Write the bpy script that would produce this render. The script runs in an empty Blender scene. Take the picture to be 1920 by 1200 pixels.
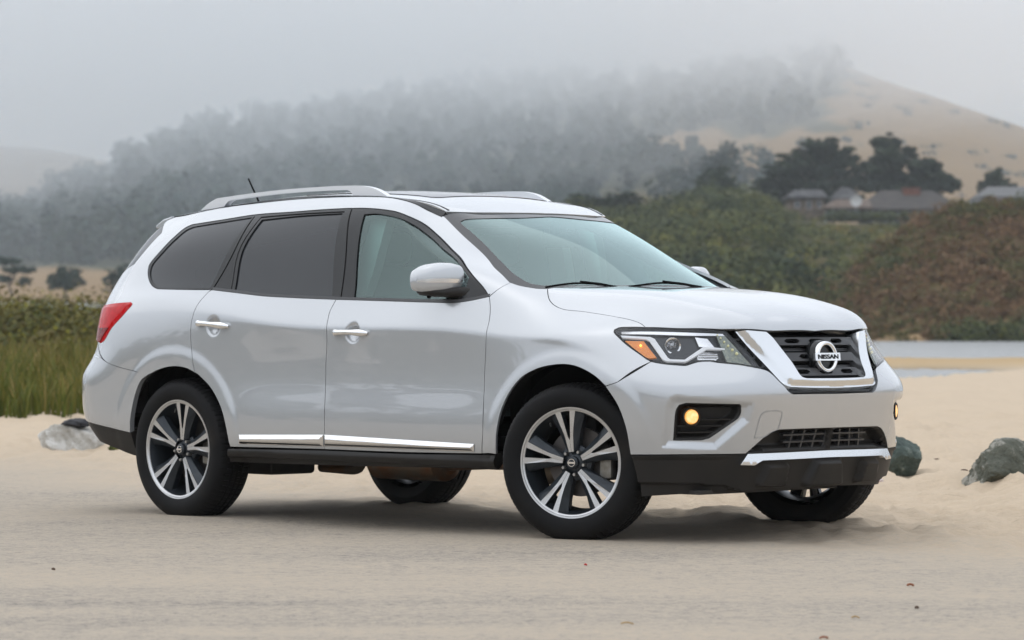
# A silver three-row family car parked on beach sand under fog, with scrub bluffs, a lagoon and a wooded hill behind.
import bpy, bmesh, math, random
import numpy as np
from mathutils import Vector, Matrix
from mathutils.bvhtree import BVHTree
from mathutils.geometry import delaunay_2d_cdt, tessellate_polygon

sc = bpy.context.scene; COL = sc.collection
# ------------------------------------------------------------------ camera (z up, looking along +y; metres)
CAM_H = 1.051
cam = bpy.data.cameras.new('camera'); camera = bpy.data.objects.new('camera', cam); COL.objects.link(camera); sc.camera = camera
camera.location = (0, 0, CAM_H); camera.rotation_euler = (math.pi / 2, 0, 0)
cam.sensor_width = 36; cam.lens = 123.75; cam.clip_start = .1; cam.clip_end = 20000
cam.dof.use_dof = True; cam.dof.focus_distance = 17.3; cam.dof.aperture_fstop = 5.0
# ------------------------------------------------------------------ overcast sky and a broad veiled sun
SUN_EL, SUN_AZ = math.radians(68), math.radians(285)
world = bpy.data.worlds.new('World'); sc.world = world; world.use_nodes = True
_nt = world.node_tree; _bg = _nt.nodes['Background']; _bg.inputs['Strength'].default_value = .10
_sky = _nt.nodes.new('ShaderNodeTexSky'); _sky.sky_type = 'NISHITA'; _sky.sun_disc = False
_sky.sun_elevation = SUN_EL; _sky.sun_rotation = SUN_AZ; _sky.dust_density = 6; _sky.air_density = 1.2
_hs = _nt.nodes.new('ShaderNodeHueSaturation'); _hs.inputs['Saturation'].default_value = .25
_mx = _nt.nodes.new('ShaderNodeMix'); _mx.data_type = 'RGBA'; _mx.inputs[0].default_value = .9                # the cloud layer over the sky
_tc = _nt.nodes.new('ShaderNodeTexCoord'); _sp = _nt.nodes.new('ShaderNodeSeparateXYZ'); _mr = _nt.nodes.new('ShaderNodeMapRange')
_mr.inputs[1].default_value = -.02; _mr.inputs[2].default_value = .7; _mr.inputs[3].default_value = 0; _mr.inputs[4].default_value = 1
_cl = _nt.nodes.new('ShaderNodeMix'); _cl.data_type = 'RGBA'; _cl.inputs[6].default_value = (9.0, 9.55, 10.4, 1); _cl.inputs[7].default_value = (9.2, 9.75, 10.7, 1)
_nt.links.new(_tc.outputs['Generated'], _sp.inputs[0]); _nt.links.new(_sp.outputs['Z'], _mr.inputs[0]); _nt.links.new(_mr.outputs[0], _cl.inputs[0])
_nt.links.new(_sky.outputs[0], _hs.inputs['Color']); _nt.links.new(_hs.outputs[0], _mx.inputs[6]); _nt.links.new(_cl.outputs[2], _mx.inputs[7]); _nt.links.new(_mx.outputs[2], _bg.inputs['Color'])
_sl = bpy.data.lights.new('sun', 'SUN'); sun = bpy.data.objects.new('sun', _sl); COL.objects.link(sun)
_sl.energy = .6; _sl.angle = math.radians(110); _sl.color = (1, .97, .92)
_sd = Vector((math.sin(SUN_AZ) * math.cos(SUN_EL), math.cos(SUN_AZ) * math.cos(SUN_EL), math.sin(SUN_EL))); sun.rotation_euler = _sd.to_track_quat('Z', 'Y').to_euler()
sc.view_settings.view_transform = 'Standard'; sc.view_settings.look = 'None'; sc.view_settings.gamma = 1; sc.view_settings.exposure = .30
sc.cycles.use_denoising = True; sc.cycles.volume_bounces = 20; sc.cycles.max_bounces = 24; sc.cycles.transparent_max_bounces = 16
sc.cycles.caustics_reflective = False; sc.cycles.caustics_refractive = False; sc.cycles.sample_clamp_indirect = 6
rng = np.random.default_rng(7)

# ------------------------------------------------------------------ materials
M = {}
def principled(name, col, rough=.5, metal=0., coat=0., spec=.5, emit=None, es=0., noise=None, bump=None, trans=0.):
    m = bpy.data.materials.new(name); m.use_nodes = True; nt = m.node_tree; b = nt.nodes['Principled BSDF']
    b.inputs['Base Color'].default_value = (*col, 1); b.inputs['Roughness'].default_value = rough; b.inputs['Metallic'].default_value = metal
    b.inputs['Coat Weight'].default_value = coat; b.inputs['Coat Roughness'].default_value = .015; b.inputs['Coat IOR'].default_value = 1.7; b.inputs['Specular IOR Level'].default_value = spec
    b.inputs['Transmission Weight'].default_value = trans
    if emit: b.inputs['Emission Color'].default_value = (*emit, 1); b.inputs['Emission Strength'].default_value = es
    if noise:                                                             # (scale, second colour, low, high)
        sc_, c2, lo, hi = noise
        tc = nt.nodes.new('ShaderNodeTexCoord'); n = nt.nodes.new('ShaderNodeTexNoise'); n.inputs['Scale'].default_value = sc_; n.inputs['Detail'].default_value = 6
        r = nt.nodes.new('ShaderNodeMapRange'); r.inputs[1].default_value = lo; r.inputs[2].default_value = hi
        x = nt.nodes.new('ShaderNodeMix'); x.data_type = 'RGBA'; x.inputs[6].default_value = (*col, 1); x.inputs[7].default_value = (*c2, 1)
        nt.links.new(tc.outputs['Object'], n.inputs['Vector']); nt.links.new(n.outputs['Fac'], r.inputs[0]); nt.links.new(r.outputs[0], x.inputs[0]); nt.links.new(x.outputs[2], b.inputs['Base Color'])
    if bump:                                                              # (scale, strength, distance)
        tc = nt.nodes.new('ShaderNodeTexCoord'); n = nt.nodes.new('ShaderNodeTexNoise'); n.inputs['Scale'].default_value = bump[0]; n.inputs['Detail'].default_value = 5
        q = nt.nodes.new('ShaderNodeBump'); q.inputs['Strength'].default_value = bump[1]; q.inputs['Distance'].default_value = bump[2]
        nt.links.new(tc.outputs['Object'], n.inputs['Vector']); nt.links.new(n.outputs['Fac'], q.inputs['Height']); nt.links.new(q.outputs[0], b.inputs['Normal'])
    return m
def sheet_glass(name, tint, base, rough=0.):
    """thin glass: tinted see-through plus a mirror share that grows at grazing angles"""
    m = bpy.data.materials.new(name); m.use_nodes = True; nt = m.node_tree; nt.nodes.clear()
    o = nt.nodes.new('ShaderNodeOutputMaterial'); t = nt.nodes.new('ShaderNodeBsdfTransparent'); g = nt.nodes.new('ShaderNodeBsdfGlossy'); x = nt.nodes.new('ShaderNodeMixShader')
    f = nt.nodes.new('ShaderNodeFresnel'); f.inputs['IOR'].default_value = 1.5; a = nt.nodes.new('ShaderNodeMath'); a.operation = 'MULTIPLY_ADD'; a.inputs[1].default_value = base[1]; a.inputs[2].default_value = base[0]; a.use_clamp = True
    t.inputs[0].default_value = (*tint, 1); g.inputs['Color'].default_value = (*base[2], 1); g.inputs['Roughness'].default_value = rough
    nt.links.new(f.outputs[0], a.inputs[0]); nt.links.new(a.outputs[0], x.inputs[0]); nt.links.new(t.outputs[0], x.inputs[1]); nt.links.new(g.outputs[0], x.inputs[2]); nt.links.new(x.outputs[0], o.inputs[0])
    return m
def car_materials():
    P = principled
    M['paint'] = P('silver_paint', (.455, .475, .495), .25, .52, 1.0, .5, noise=(900, (.51, .53, .55), .3, .7))
    M['black_plastic'] = P('black_plastic', (.012, .0112, .0105), .50, spec=.32, bump=(350, .12, .002), noise=(6, (.022, .019, .017), .4, .8))
    M['gloss_black'] = P('gloss_black', (.010, .011, .012), .12, spec=.4)
    M['matte_black'] = P('matte_black', (.006, .006, .006), .9, spec=.1)
    M['seam'] = P('panel_seam', (.25, .26, .27), .5)
    M['dark_trim'] = P('dark_trim', (.040, .041, .044), .35)
    M['radiator'] = P('radiator_fins', (.05, .05, .05), .5, .5)
    M['chrome'] = P('chrome', (.82, .82, .82), .07, 1.0)
    M['satin_chrome'] = P('satin_chrome', (.74, .76, .78), .20, .92)
    M['rail'] = P('satin_aluminium', (.78, .80, .83), .34, .45)
    M['lamp_housing'] = P('lamp_housing', (.055, .060, .068), .25, .3)
    M['lamp_dark'] = P('lamp_inner_bezel', (.05, .055, .062), .25, .3)
    M['lamp_silver'] = P('lamp_reflector', (.85, .85, .86), .18, .9)
    M['white_tube'] = P('white_light_guide', (.90, .91, .93), .25, emit=(.95, .97, 1), es=.18)
    M['amber'] = P('amber_lens', (.85, .22, .01), .2, 0, .5, emit=(1, .28, .01), es=.15, noise=(80, (.95, .32, .02), .35, .65))
    M['lamp_tint'] = P('grey_inner_lens', (.26, .29, .28), .22, .3, noise=(70, (.42, .45, .36), .4, .65))
    M['lens'] = sheet_glass('projector_glass', (.85, .87, .95), (.30, 1.0, (1, 1, 1)))
    M['clear'] = sheet_glass('clear_cover', (.93, .94, .95), (.0, .8, (1, 1, 1)))
    M['led'] = P('yellow_light_emitter', (.8, .78, .45), .3, emit=(1, .93, .5), es=.25)
    M['bulb'] = P('amber_bulb', (1, .6, .1), .3, emit=(1, .62, .10), es=1.6)
    M['fog_glow'] = P('lit_fog_lamp', (.95, .6, .25), .2, emit=(1, .42, .06), es=.6, noise=(40, (1, .85, .55), .4, .6))
    M['red_lens'] = P('red_lens', (.36, .002, .003), .12, 0, 0, .12, emit=(.9, .004, .008), es=.07, noise=(28, (.44, .006, .010), .42, .6))
    M['dark_red'] = P('dark_red_lens', (.16, .002, .003), .12, 0, 0, .15, noise=(50, (.32, .006, .008), .5, .7))
    M['privacy'] = P('privacy_glass', (.020, .023, .027), .03, spec=.48)
    M['roof_glass'] = P('sunroof_glass', (.06, .06, .065), .06, spec=1.0)
    M['tint_green'] = sheet_glass('green_tinted_glass', (.52, .72, .69), (.06, 1.1, (.80, 1, .97)))
    M['windscreen'] = sheet_glass('windscreen_glass', (.62, .86, .82), (.12, 1.3, (.76, .96, .95)))
    M['frit'] = P('windscreen_border', (.035, .036, .039), .08, spec=.7)
    M['headliner'] = P('pale_trim', (.52, .52, .50), .8)
    M['seat'] = P('grey_upholstery', (.26, .26, .26), .8, bump=(200, .2, .002))
    M['dash'] = P('dashboard_plastic', (.06, .062, .064), .6)
    M['mirror_dark'] = P('dark_mirror_shell', (.03, .03, .03), .4)
    M['underside'] = P('underside_paint', (.018, .017, .016), .7, noise=(9, (.04, .035, .03), .4, .7))
    M['exhaust'] = P('heat_stained_steel', (.16, .13, .10), .45, .7, noise=(7, (.20, .10, .05), .45, .65))
    M['tyre'] = P('tyre_rubber', (.005, .005, .0055), .62, spec=.18, noise=(5, (.014, .012, .010), .5, .75), bump=(160, .10, .002))
    M['rim_dark'] = P('dark_grey_alloy', (.026, .032, .039), .35, .4)
    M['rim_bright'] = P('machined_alloy', (.62, .62, .62), .28, .85, noise=(300, (.54, .54, .54), .4, .6))
    M['nut'] = P('steel_nut', (.45, .44, .42), .3, .9)
    M['disc'] = P('brake_steel', (.11, .10, .095), .45, .6)
    M['caliper'] = P('cast_caliper', (.30, .29, .26), .5, .4, noise=(30, (.20, .18, .15), .4, .7))

# ------------------------------------------------------------------ body reference surfaces (car frame: x forward, y left, z up)
def spl(t, P, q):
    """natural cubic spline through P (n,...) at knots t, evaluated at q"""
    t = np.asarray(t, float); P = np.asarray(P, float); n = len(t); q = np.asarray(q, float)
    h = np.diff(t); sh = P.shape[1:]; P2 = P.reshape(n, -1)
    A = np.zeros((n, n)); B = np.zeros((n, P2.shape[1])); A[0, 0] = A[-1, -1] = 1
    for i in range(1, n - 1):
        A[i, i - 1] = h[i - 1]; A[i, i] = 2 * (h[i - 1] + h[i]); A[i, i + 1] = h[i]
        B[i] = 6 * ((P2[i + 1] - P2[i]) / h[i] - (P2[i] - P2[i - 1]) / h[i - 1])
    M = np.linalg.solve(A, B)
    k = np.clip(np.searchsorted(t, q) - 1, 0, n - 2)
    a = (t[k + 1] - q)[:, None]; b = (q - t[k])[:, None]; hk = h[k][:, None]
    r = (M[k] * a**3 + M[k + 1] * b**3) / (6 * hk) + (P2[k] / hk - M[k] * hk / 6) * a + (P2[k + 1] / hk - M[k + 1] * hk / 6) * b
    return r.reshape((len(q),) + sh)

def chord(P, axis):
    d = np.linalg.norm(np.diff(P, axis=axis), axis=2).mean(axis=1 - axis)
    return np.concatenate([[0], np.cumsum(d)])

class Ref:
    """a triangle soup with smooth normals that panels are laid onto"""
    def __init__(self): self.v = []; self.n = []; self.f = []; self.k = 0
    def add_grid(self, G, flip=False, flare=False):
        nu, nv = G.shape[:2]
        if flare:                                                     # the pressed lip round each wheel opening
            for xw in (-1.45, 1.462):
                r = np.hypot(G[..., 0] - xw, (G[..., 2] - .37) * 1.02)
                t = np.clip((.560 - r) / .055, 0, 1); t = t * t * (3 - 2 * t)
                side = np.clip((-G[..., 1] - .80) / .08, 0, 1)
                G = G.copy(); G[..., 1] -= .0045 * t * side
        du = np.gradient(G, axis=0); dv = np.gradient(G, axis=1)
        N = np.cross(du, dv); N /= np.linalg.norm(N, axis=2, keepdims=True) + 1e-12
        if flip: N = -N
        self.v.append(G.reshape(-1, 3)); self.n.append(N.reshape(-1, 3))
        i = np.arange(nu - 1)[:, None] * nv + np.arange(nv - 1)[None, :] + self.k
        i = i.ravel()
        self.f.append(np.stack([i, i + nv, i + nv + 1], 1)); self.f.append(np.stack([i, i + nv + 1, i + 1], 1))
        self.k += nu * nv
    def done(self):
        self.v = np.concatenate(self.v); self.n = np.concatenate(self.n); self.f = np.concatenate(self.f)
        self.bvh = BVHTree.FromPolygons([tuple(p) for p in self.v], [tuple(int(j) for j in t) for t in self.f])
        return self
    def nrm(self, loc, idx):
        a, b, c = self.f[idx]; A, B, C = self.v[a], self.v[b], self.v[c]; P = np.array(loc)
        v0 = B - A; v1 = C - A; v2 = P - A
        d00 = v0 @ v0; d01 = v0 @ v1; d11 = v1 @ v1; d20 = v2 @ v0; d21 = v2 @ v1
        den = d00 * d11 - d01 * d01 + 1e-18
        y = (d11 * d20 - d01 * d21) / den; z = (d00 * d21 - d01 * d20) / den
        m = self.n[a] * (1 - y - z) + self.n[b] * y + self.n[c] * z
        return m / (np.linalg.norm(m) + 1e-12)
    def ray(self, o, d):
        h = self.bvh.ray_cast(Vector(o), Vector(d))
        if h[0] is None: return None
        return np.array(h[0]), self.nrm(h[0], h[2])

# stations run from the rear centre round the right-hand side to the front centre; (x, half width, z)
LINES = {
 'A': [(-2.46,0,.36),(-2.44,.45,.36),(-2.33,.74,.36),(-2.18,.86,.345),(-1.98,.885,.315),(-1.65,.90,.305),(-1.3,.905,.305),(-.8,.905,.308),(-.3,.905,.312),(.3,.905,.318),(.9,.905,.326),(1.2,.90,.325),(1.45,.89,.31),(1.66,.885,.26),(1.86,.85,.20),(2.03,.74,.20),(2.15,.56,.205),(2.22,.3,.215),(2.25,0,.215)],
 'B': [(-2.57,0,.50),(-2.54,.46,.50),(-2.43,.77,.49),(-2.26,.90,.47),(-2.0,.935,.44),(-1.65,.945,.42),(-1.3,.95,.40),(-.8,.952,.39),(-.3,.952,.388),(.3,.952,.39),(.9,.952,.396),(1.2,.95,.40),(1.45,.945,.41),(1.68,.93,.42),(1.88,.885,.415),(2.07,.775,.405),(2.205,.58,.40),(2.28,.32,.40),(2.30,0,.40)],
 'C': [(-2.60,0,.62),(-2.57,.46,.62),(-2.455,.785,.62),(-2.28,.915,.61),(-2.0,.95,.59),(-1.65,.962,.57),(-1.3,.966,.555),(-.8,.966,.55),(-.3,.966,.55),(.3,.966,.55),(.9,.966,.55),(1.2,.965,.55),(1.45,.962,.555),(1.69,.945,.56),(1.90,.90,.555),(2.09,.795,.55),(2.23,.60,.545),(2.31,.32,.545),(2.335,0,.545)],
 'D': [(-2.60,0,.74),(-2.57,.46,.74),(-2.45,.785,.74),(-2.275,.915,.74),(-2.0,.953,.735),(-1.65,.965,.74),(-1.3,.966,.735),(-.8,.958,.72),(-.3,.957,.72),(.3,.957,.72),(.9,.958,.72),(1.2,.962,.72),(1.45,.963,.715),(1.69,.948,.71),(1.905,.905,.695),(2.10,.80,.685),(2.25,.60,.68),(2.325,.32,.675),(2.35,0,.675)],
 'E': [(-2.50,0,.90),(-2.47,.45,.90),(-2.36,.75,.91),(-2.20,.885,.93),(-1.97,.945,.96),(-1.65,.963,1.0),(-1.3,.962,1.045),(-.8,.957,1.012),(-.3,.955,.992),(.3,.955,.990),(.9,.954,.972),(1.2,.952,.955),(1.45,.948,.935),(1.68,.93,.88),(1.88,.865,.85),(2.06,.745,.83),(2.20,.56,.815),(2.285,.30,.805),(2.315,0,.80)],
 'F': [(-2.48,0,1.06),(-2.45,.45,1.06),(-2.335,.75,1.06),(-2.17,.87,1.075),(-1.95,.925,1.10),(-1.65,.945,1.125),(-1.3,.948,1.128),(-.8,.95,1.07),(-.3,.948,1.04),(.3,.948,1.036),(.9,.946,1.018),(1.2,.938,1.0),(1.45,.93,.99),(1.66,.895,.975),(1.84,.82,.945),(2.00,.705,.925),(2.13,.54,.91),(2.23,.29,.90),(2.26,0,.90)],
 'G': [(-2.45,0,1.19),(-2.42,.45,1.19),(-2.31,.72,1.19),(-2.15,.815,1.205),(-1.95,.865,1.215),(-1.65,.895,1.219),(-1.3,.902,1.213),(-.8,.905,1.177),(-.3,.905,1.158),(.3,.905,1.146),(.86,.902,1.160),(1.12,.845,1.142),(1.36,.80,1.100),(1.60,.79,1.068),(1.80,.775,1.028),(1.955,.67,1.030),(2.075,.52,1.040),(2.185,.28,1.040),(2.215,0,1.040)],
}
GREEN = {
 'H': [(-2.30,0,1.38),(-2.27,.42,1.38),(-2.19,.66,1.38),(-2.07,.745,1.385),(-1.90,.79,1.395),(-1.65,.812,1.415),(-1.3,.822,1.425),(-.8,.828,1.42),(-.3,.83,1.405),(.25,.83,1.38),(.63,.815,1.337),(.745,.668,1.345)],
 'I': [(-2.15,0,1.55),(-2.12,.38,1.54),(-2.06,.60,1.54),(-1.98,.655,1.54),(-1.86,.68,1.548),(-1.62,.70,1.570),(-1.3,.705,1.594),(-.8,.71,1.621),(-.3,.71,1.63),(.06,.71,1.600),(.30,.705,1.495),(.465,.608,1.503)],
 'J': [(-2.08,0,1.655),(-2.05,.36,1.64),(-1.99,.56,1.60),(-1.93,.60,1.612),(-1.80,.612,1.630),(-1.58,.62,1.655),(-1.25,.622,1.679),(-.76,.625,1.700),(-.3,.626,1.694),(.03,.622,1.660),(.20,.615,1.600),(.285,.575,1.592)],
}
HSTAR = [(1.16,.60,1.215),(1.33,.60,1.192),(1.55,.60,1.160),(1.74,.58,1.125),(1.90,.52,1.13),(1.99,.42,1.17),(2.10,.22,1.19),(2.12,0,1.19)]

def body_reference():
    rows = np.array([LINES[k] for k in 'ABCDEFG'], float)             # 7 x 19 x 3
    green = np.array([GREEN[k] for k in 'HIJ'], float)                # 3 x 12 x 3
    hst = np.array(HSTAR, float)                                      # 8 x 3  (stations 11..18)
    for a in (rows, green, hst): a[..., 1] *= -1
    us = chord(rows, 1)
    r1 = np.concatenate([rows[:, :12], green]); v1 = chord(r1, 0)
    r2 = np.concatenate([rows[:, 11:], hst[None]]); v2 = v1[:8].copy()
    ref = Ref()
    q1 = np.unique(np.concatenate([np.linspace(us[0], us[11], 460), us[:12]]))
    a1 = np.concatenate([np.stack([spl(us, rows[i], q1) for i in range(7)]), np.stack([spl(us[:12], green[i], q1) for i in range(3)])])
    w1 = np.linspace(v1[0], v1[-1], 150)
    ref.add_grid(np.stack([spl(v1, a1[:, i], w1) for i in range(len(q1))]), flare=True)
    q2 = np.linspace(us[11], us[-1], 210)
    a2 = np.concatenate([np.stack([spl(us, rows[i], q2) for i in range(7)]), spl(us[11:], hst, q2)[None]])
    w2 = np.linspace(v1[0], v2[-1], 120)
    ref.add_grid(np.stack([spl(v2, a2[:, i], w2) for i in range(len(q2))]), flare=True)
    # the corner between the pillar foot and the cowl
    g = v1[6]; A = spl(v1, a1[:, -1], np.linspace(g, v1[7], 24)); B = spl(v2, a2[:, 0], np.linspace(g, v2[7], 24)); t = np.linspace(0, 1, 24)[None, :, None]
    ref.add_grid((A[:, None] * (1 - t) + B[:, None] * t).transpose(1, 0, 2)[:, 1:])
    return ref.done()

# hood: rows across (half width 0 .. side), columns from the cowl to the leading edge
HOOD = [
 [(1.16,0,1.224),(1.45,0,1.205),(1.75,0,1.173),(2.00,0,1.126),(2.13,0,1.078),(2.197,0,1.028),(2.215,0,.990)],
 [(1.14,.30,1.223),(1.44,.30,1.204),(1.74,.30,1.171),(1.98,.29,1.122),(2.11,.285,1.072),(2.17,.28,1.025),(2.19,.28,.990)],
 [(1.10,.58,1.215),(1.42,.575,1.190),(1.70,.565,1.157),(1.92,.55,1.112),(2.04,.540,1.068),(2.095,.530,1.024),(2.115,.525,.990)],
 [(1.085,.70,1.200),(1.39,.70,1.148),(1.63,.69,1.112),(1.80,.68,1.077),(1.915,.665,1.042),(1.96,.66,1.017),(1.985,.66,.990)],
 [(1.07,.84,1.150),(1.36,.84,1.080),(1.58,.83,1.053),(1.72,.82,1.030),(1.80,.80,1.014),(1.84,.79,1.005),(1.86,.79,.990)],
]
def sheet(RW, nu=90, nv=160, neg=True):
    R = np.array(RW, float)
    R[..., 1] *= -1
    full = np.concatenate([R[::-1], (R * np.array([1, -1, 1]))[1:]])      # right edge .. centre .. left edge
    u = chord(full, 0); v = chord(full, 1)
    qu = np.linspace(0, u[-1], nv); qv = np.linspace(0, v[-1], nu)
    a = spl(u, full, qu)                                                  # nv x ncol x 3
    return np.stack([spl(v, a[i], qv) for i in range(len(qu))])
WSHIELD = [
 [(1.30,0,1.185),(.98,0,1.355),(.66,0,1.505),(.405,0,1.598)],
 [(1.27,.30,1.185),(.95,.29,1.352),(.635,.27,1.503),(.385,.255,1.597)],
 [(1.18,.56,1.180),(.87,.525,1.337),(.555,.485,1.502),(.335,.455,1.594)],
 [(1.03,.752,1.168),(.77,.700,1.302),(.43,.622,1.500),(.262,.590,1.588)],
 [(.98,.800,1.150),(.72,.748,1.284),(.385,.668,1.484),(.225,.635,1.572)],
]
ROOF = [
 [(.410,0,1.600),(.24,0,1.652),(0,0,1.701),(-.3,0,1.728),(-.7,0,1.737),(-1.3,0,1.720),(-1.8,0,1.675),(-2.10,0,1.645)],
 [(.39,.26,1.599),(.22,.27,1.648),(-.02,.28,1.697),(-.3,.28,1.723),(-.7,.28,1.733),(-1.3,.28,1.715),(-1.8,.27,1.668),(-2.08,.26,1.640)],
 [(.34,.46,1.596),(.18,.475,1.645),(-.05,.48,1.684),(-.3,.48,1.704),(-.7,.48,1.716),(-1.3,.48,1.695),(-1.8,.46,1.648),(-2.05,.45,1.62)],
 [(.275,.598,1.592),(.16,.615,1.640),(-.05,.627,1.672),(-.3,.633,1.690),(-.7,.633,1.701),(-1.3,.630,1.671),(-1.8,.615,1.622),(-2.0,.57,1.596)],
]

# ------------------------------------------------------------------ panels laid onto the reference surfaces
def unit(v):
    v = np.array(v, float); return v / np.linalg.norm(v)
DIRS = {'Y': (0, 1, 0), 'D': (-.7099, .7043, 0), 'S': (-.40, .62, -.67), 'X': (-1, 0, 0), 'R': (.6, .8, 0), 'W': (-.6, 0, -.8), 'Z': (0, 0, -1)}
def plane(k):
    d = unit(DIRS[k])
    if k == 'Z': return np.array([1., 0, 0]), np.array([0, 1., 0]), d
    e1 = unit(np.cross(d, (0, 0, 1))); return e1, np.cross(e1, d), d

def sst(t):
    t = np.clip(t, 0, 1); return t * t * (3 - 2 * t)

def curve_runs(poly, s, closed=True):
    """corner-keeping Catmull-Rom resampling of a traced outline"""
    P = np.array(poly, float); n = len(P)
    def ang(i):
        a = P[i] - P[i - 1]; b = P[(i + 1) % n] - P[i]
        c = (a @ b) / (np.linalg.norm(a) * np.linalg.norm(b) + 1e-12)
        return math.degrees(math.acos(max(-1, min(1, c))))
    cor = [ang(i) > 38 for i in range(n)]
    out = []
    for i in range(n):
        j = (i + 1) % n
        p1, p2 = P[i], P[j]; L = np.linalg.norm(p2 - p1); k = max(1, int(math.ceil(L / s)))
        m1 = (p2 - p1) if cor[i] else None; m2 = (p2 - p1) if cor[j] else None
        if m1 is None:
            q = P[i - 1]; l0 = np.linalg.norm(p1 - q) + 1e-9; m1 = (p2 - p1) if L > 2.2 * l0 else L * ((p1 - q) / l0 * L + (p2 - p1) / L * l0) / (L + l0)
        if m2 is None:
            q = P[(j + 1) % n]; l0 = np.linalg.norm(q - p2) + 1e-9; m2 = (p2 - p1) if L > 2.2 * l0 else L * ((q - p2) / l0 * L + (p2 - p1) / L * l0) / (L + l0)
        for t in np.arange(k) / k:
            h1 = 2 * t**3 - 3 * t**2 + 1; h2 = -2 * t**3 + 3 * t**2; h3 = t**3 - 2 * t**2 + t; h4 = t**3 - t**2
            out.append(h1 * p1 + h2 * p2 + h3 * m1 + h4 * m2)
    return np.array(out)

def area2(P): return .5 * np.sum(P[:, 0] * np.roll(P[:, 1], -1) - np.roll(P[:, 0], -1) * P[:, 1])
def shrink(P, d):
    if d == 0: return P
    if area2(P) < 0: P = P[::-1]
    t1 = P - np.roll(P, 1, 0); t2 = np.roll(P, -1, 0) - P
    n1 = np.stack([-t1[:, 1], t1[:, 0]], 1); n1 /= np.linalg.norm(n1, axis=1, keepdims=True) + 1e-12
    n2 = np.stack([-t2[:, 1], t2[:, 0]], 1); n2 /= np.linalg.norm(n2, axis=1, keepdims=True) + 1e-12
    n = n1 + n2; n /= np.linalg.norm(n, axis=1, keepdims=True) + 1e-12
    c = np.clip((n * n1).sum(1), .5, 1)[:, None]
    return P + n * d / c
def inside(Q, P):
    x, y = Q[:, 0:1], Q[:, 1:2]; x1, y1 = P[:, 0], P[:, 1]; x2, y2 = np.roll(x1, -1), np.roll(y1, -1)
    c = (y1 > y) != (y2 > y)
    xi = x1 + (y - y1) * (x2 - x1) / np.where(np.abs(y2 - y1) < 1e-12, 1e-12, y2 - y1)
    return (np.sum(c & (x < xi), axis=1) % 2) == 1
def edge_dist(Q, P):
    A = P; B = np.roll(P, -1, 0); d = B - A; L = (d**2).sum(1) + 1e-12
    t = np.clip(((Q[:, None] - A) * d).sum(2) / L, 0, 1)
    return np.sqrt((((A + t[..., None] * d) - Q[:, None])**2).sum(2).min(1))
def sdf(Q, P):
    P = np.array(P, float); Q = np.array(Q, float)
    return np.where(inside(Q, P), 1, -1) * edge_dist(Q, P)

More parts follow.
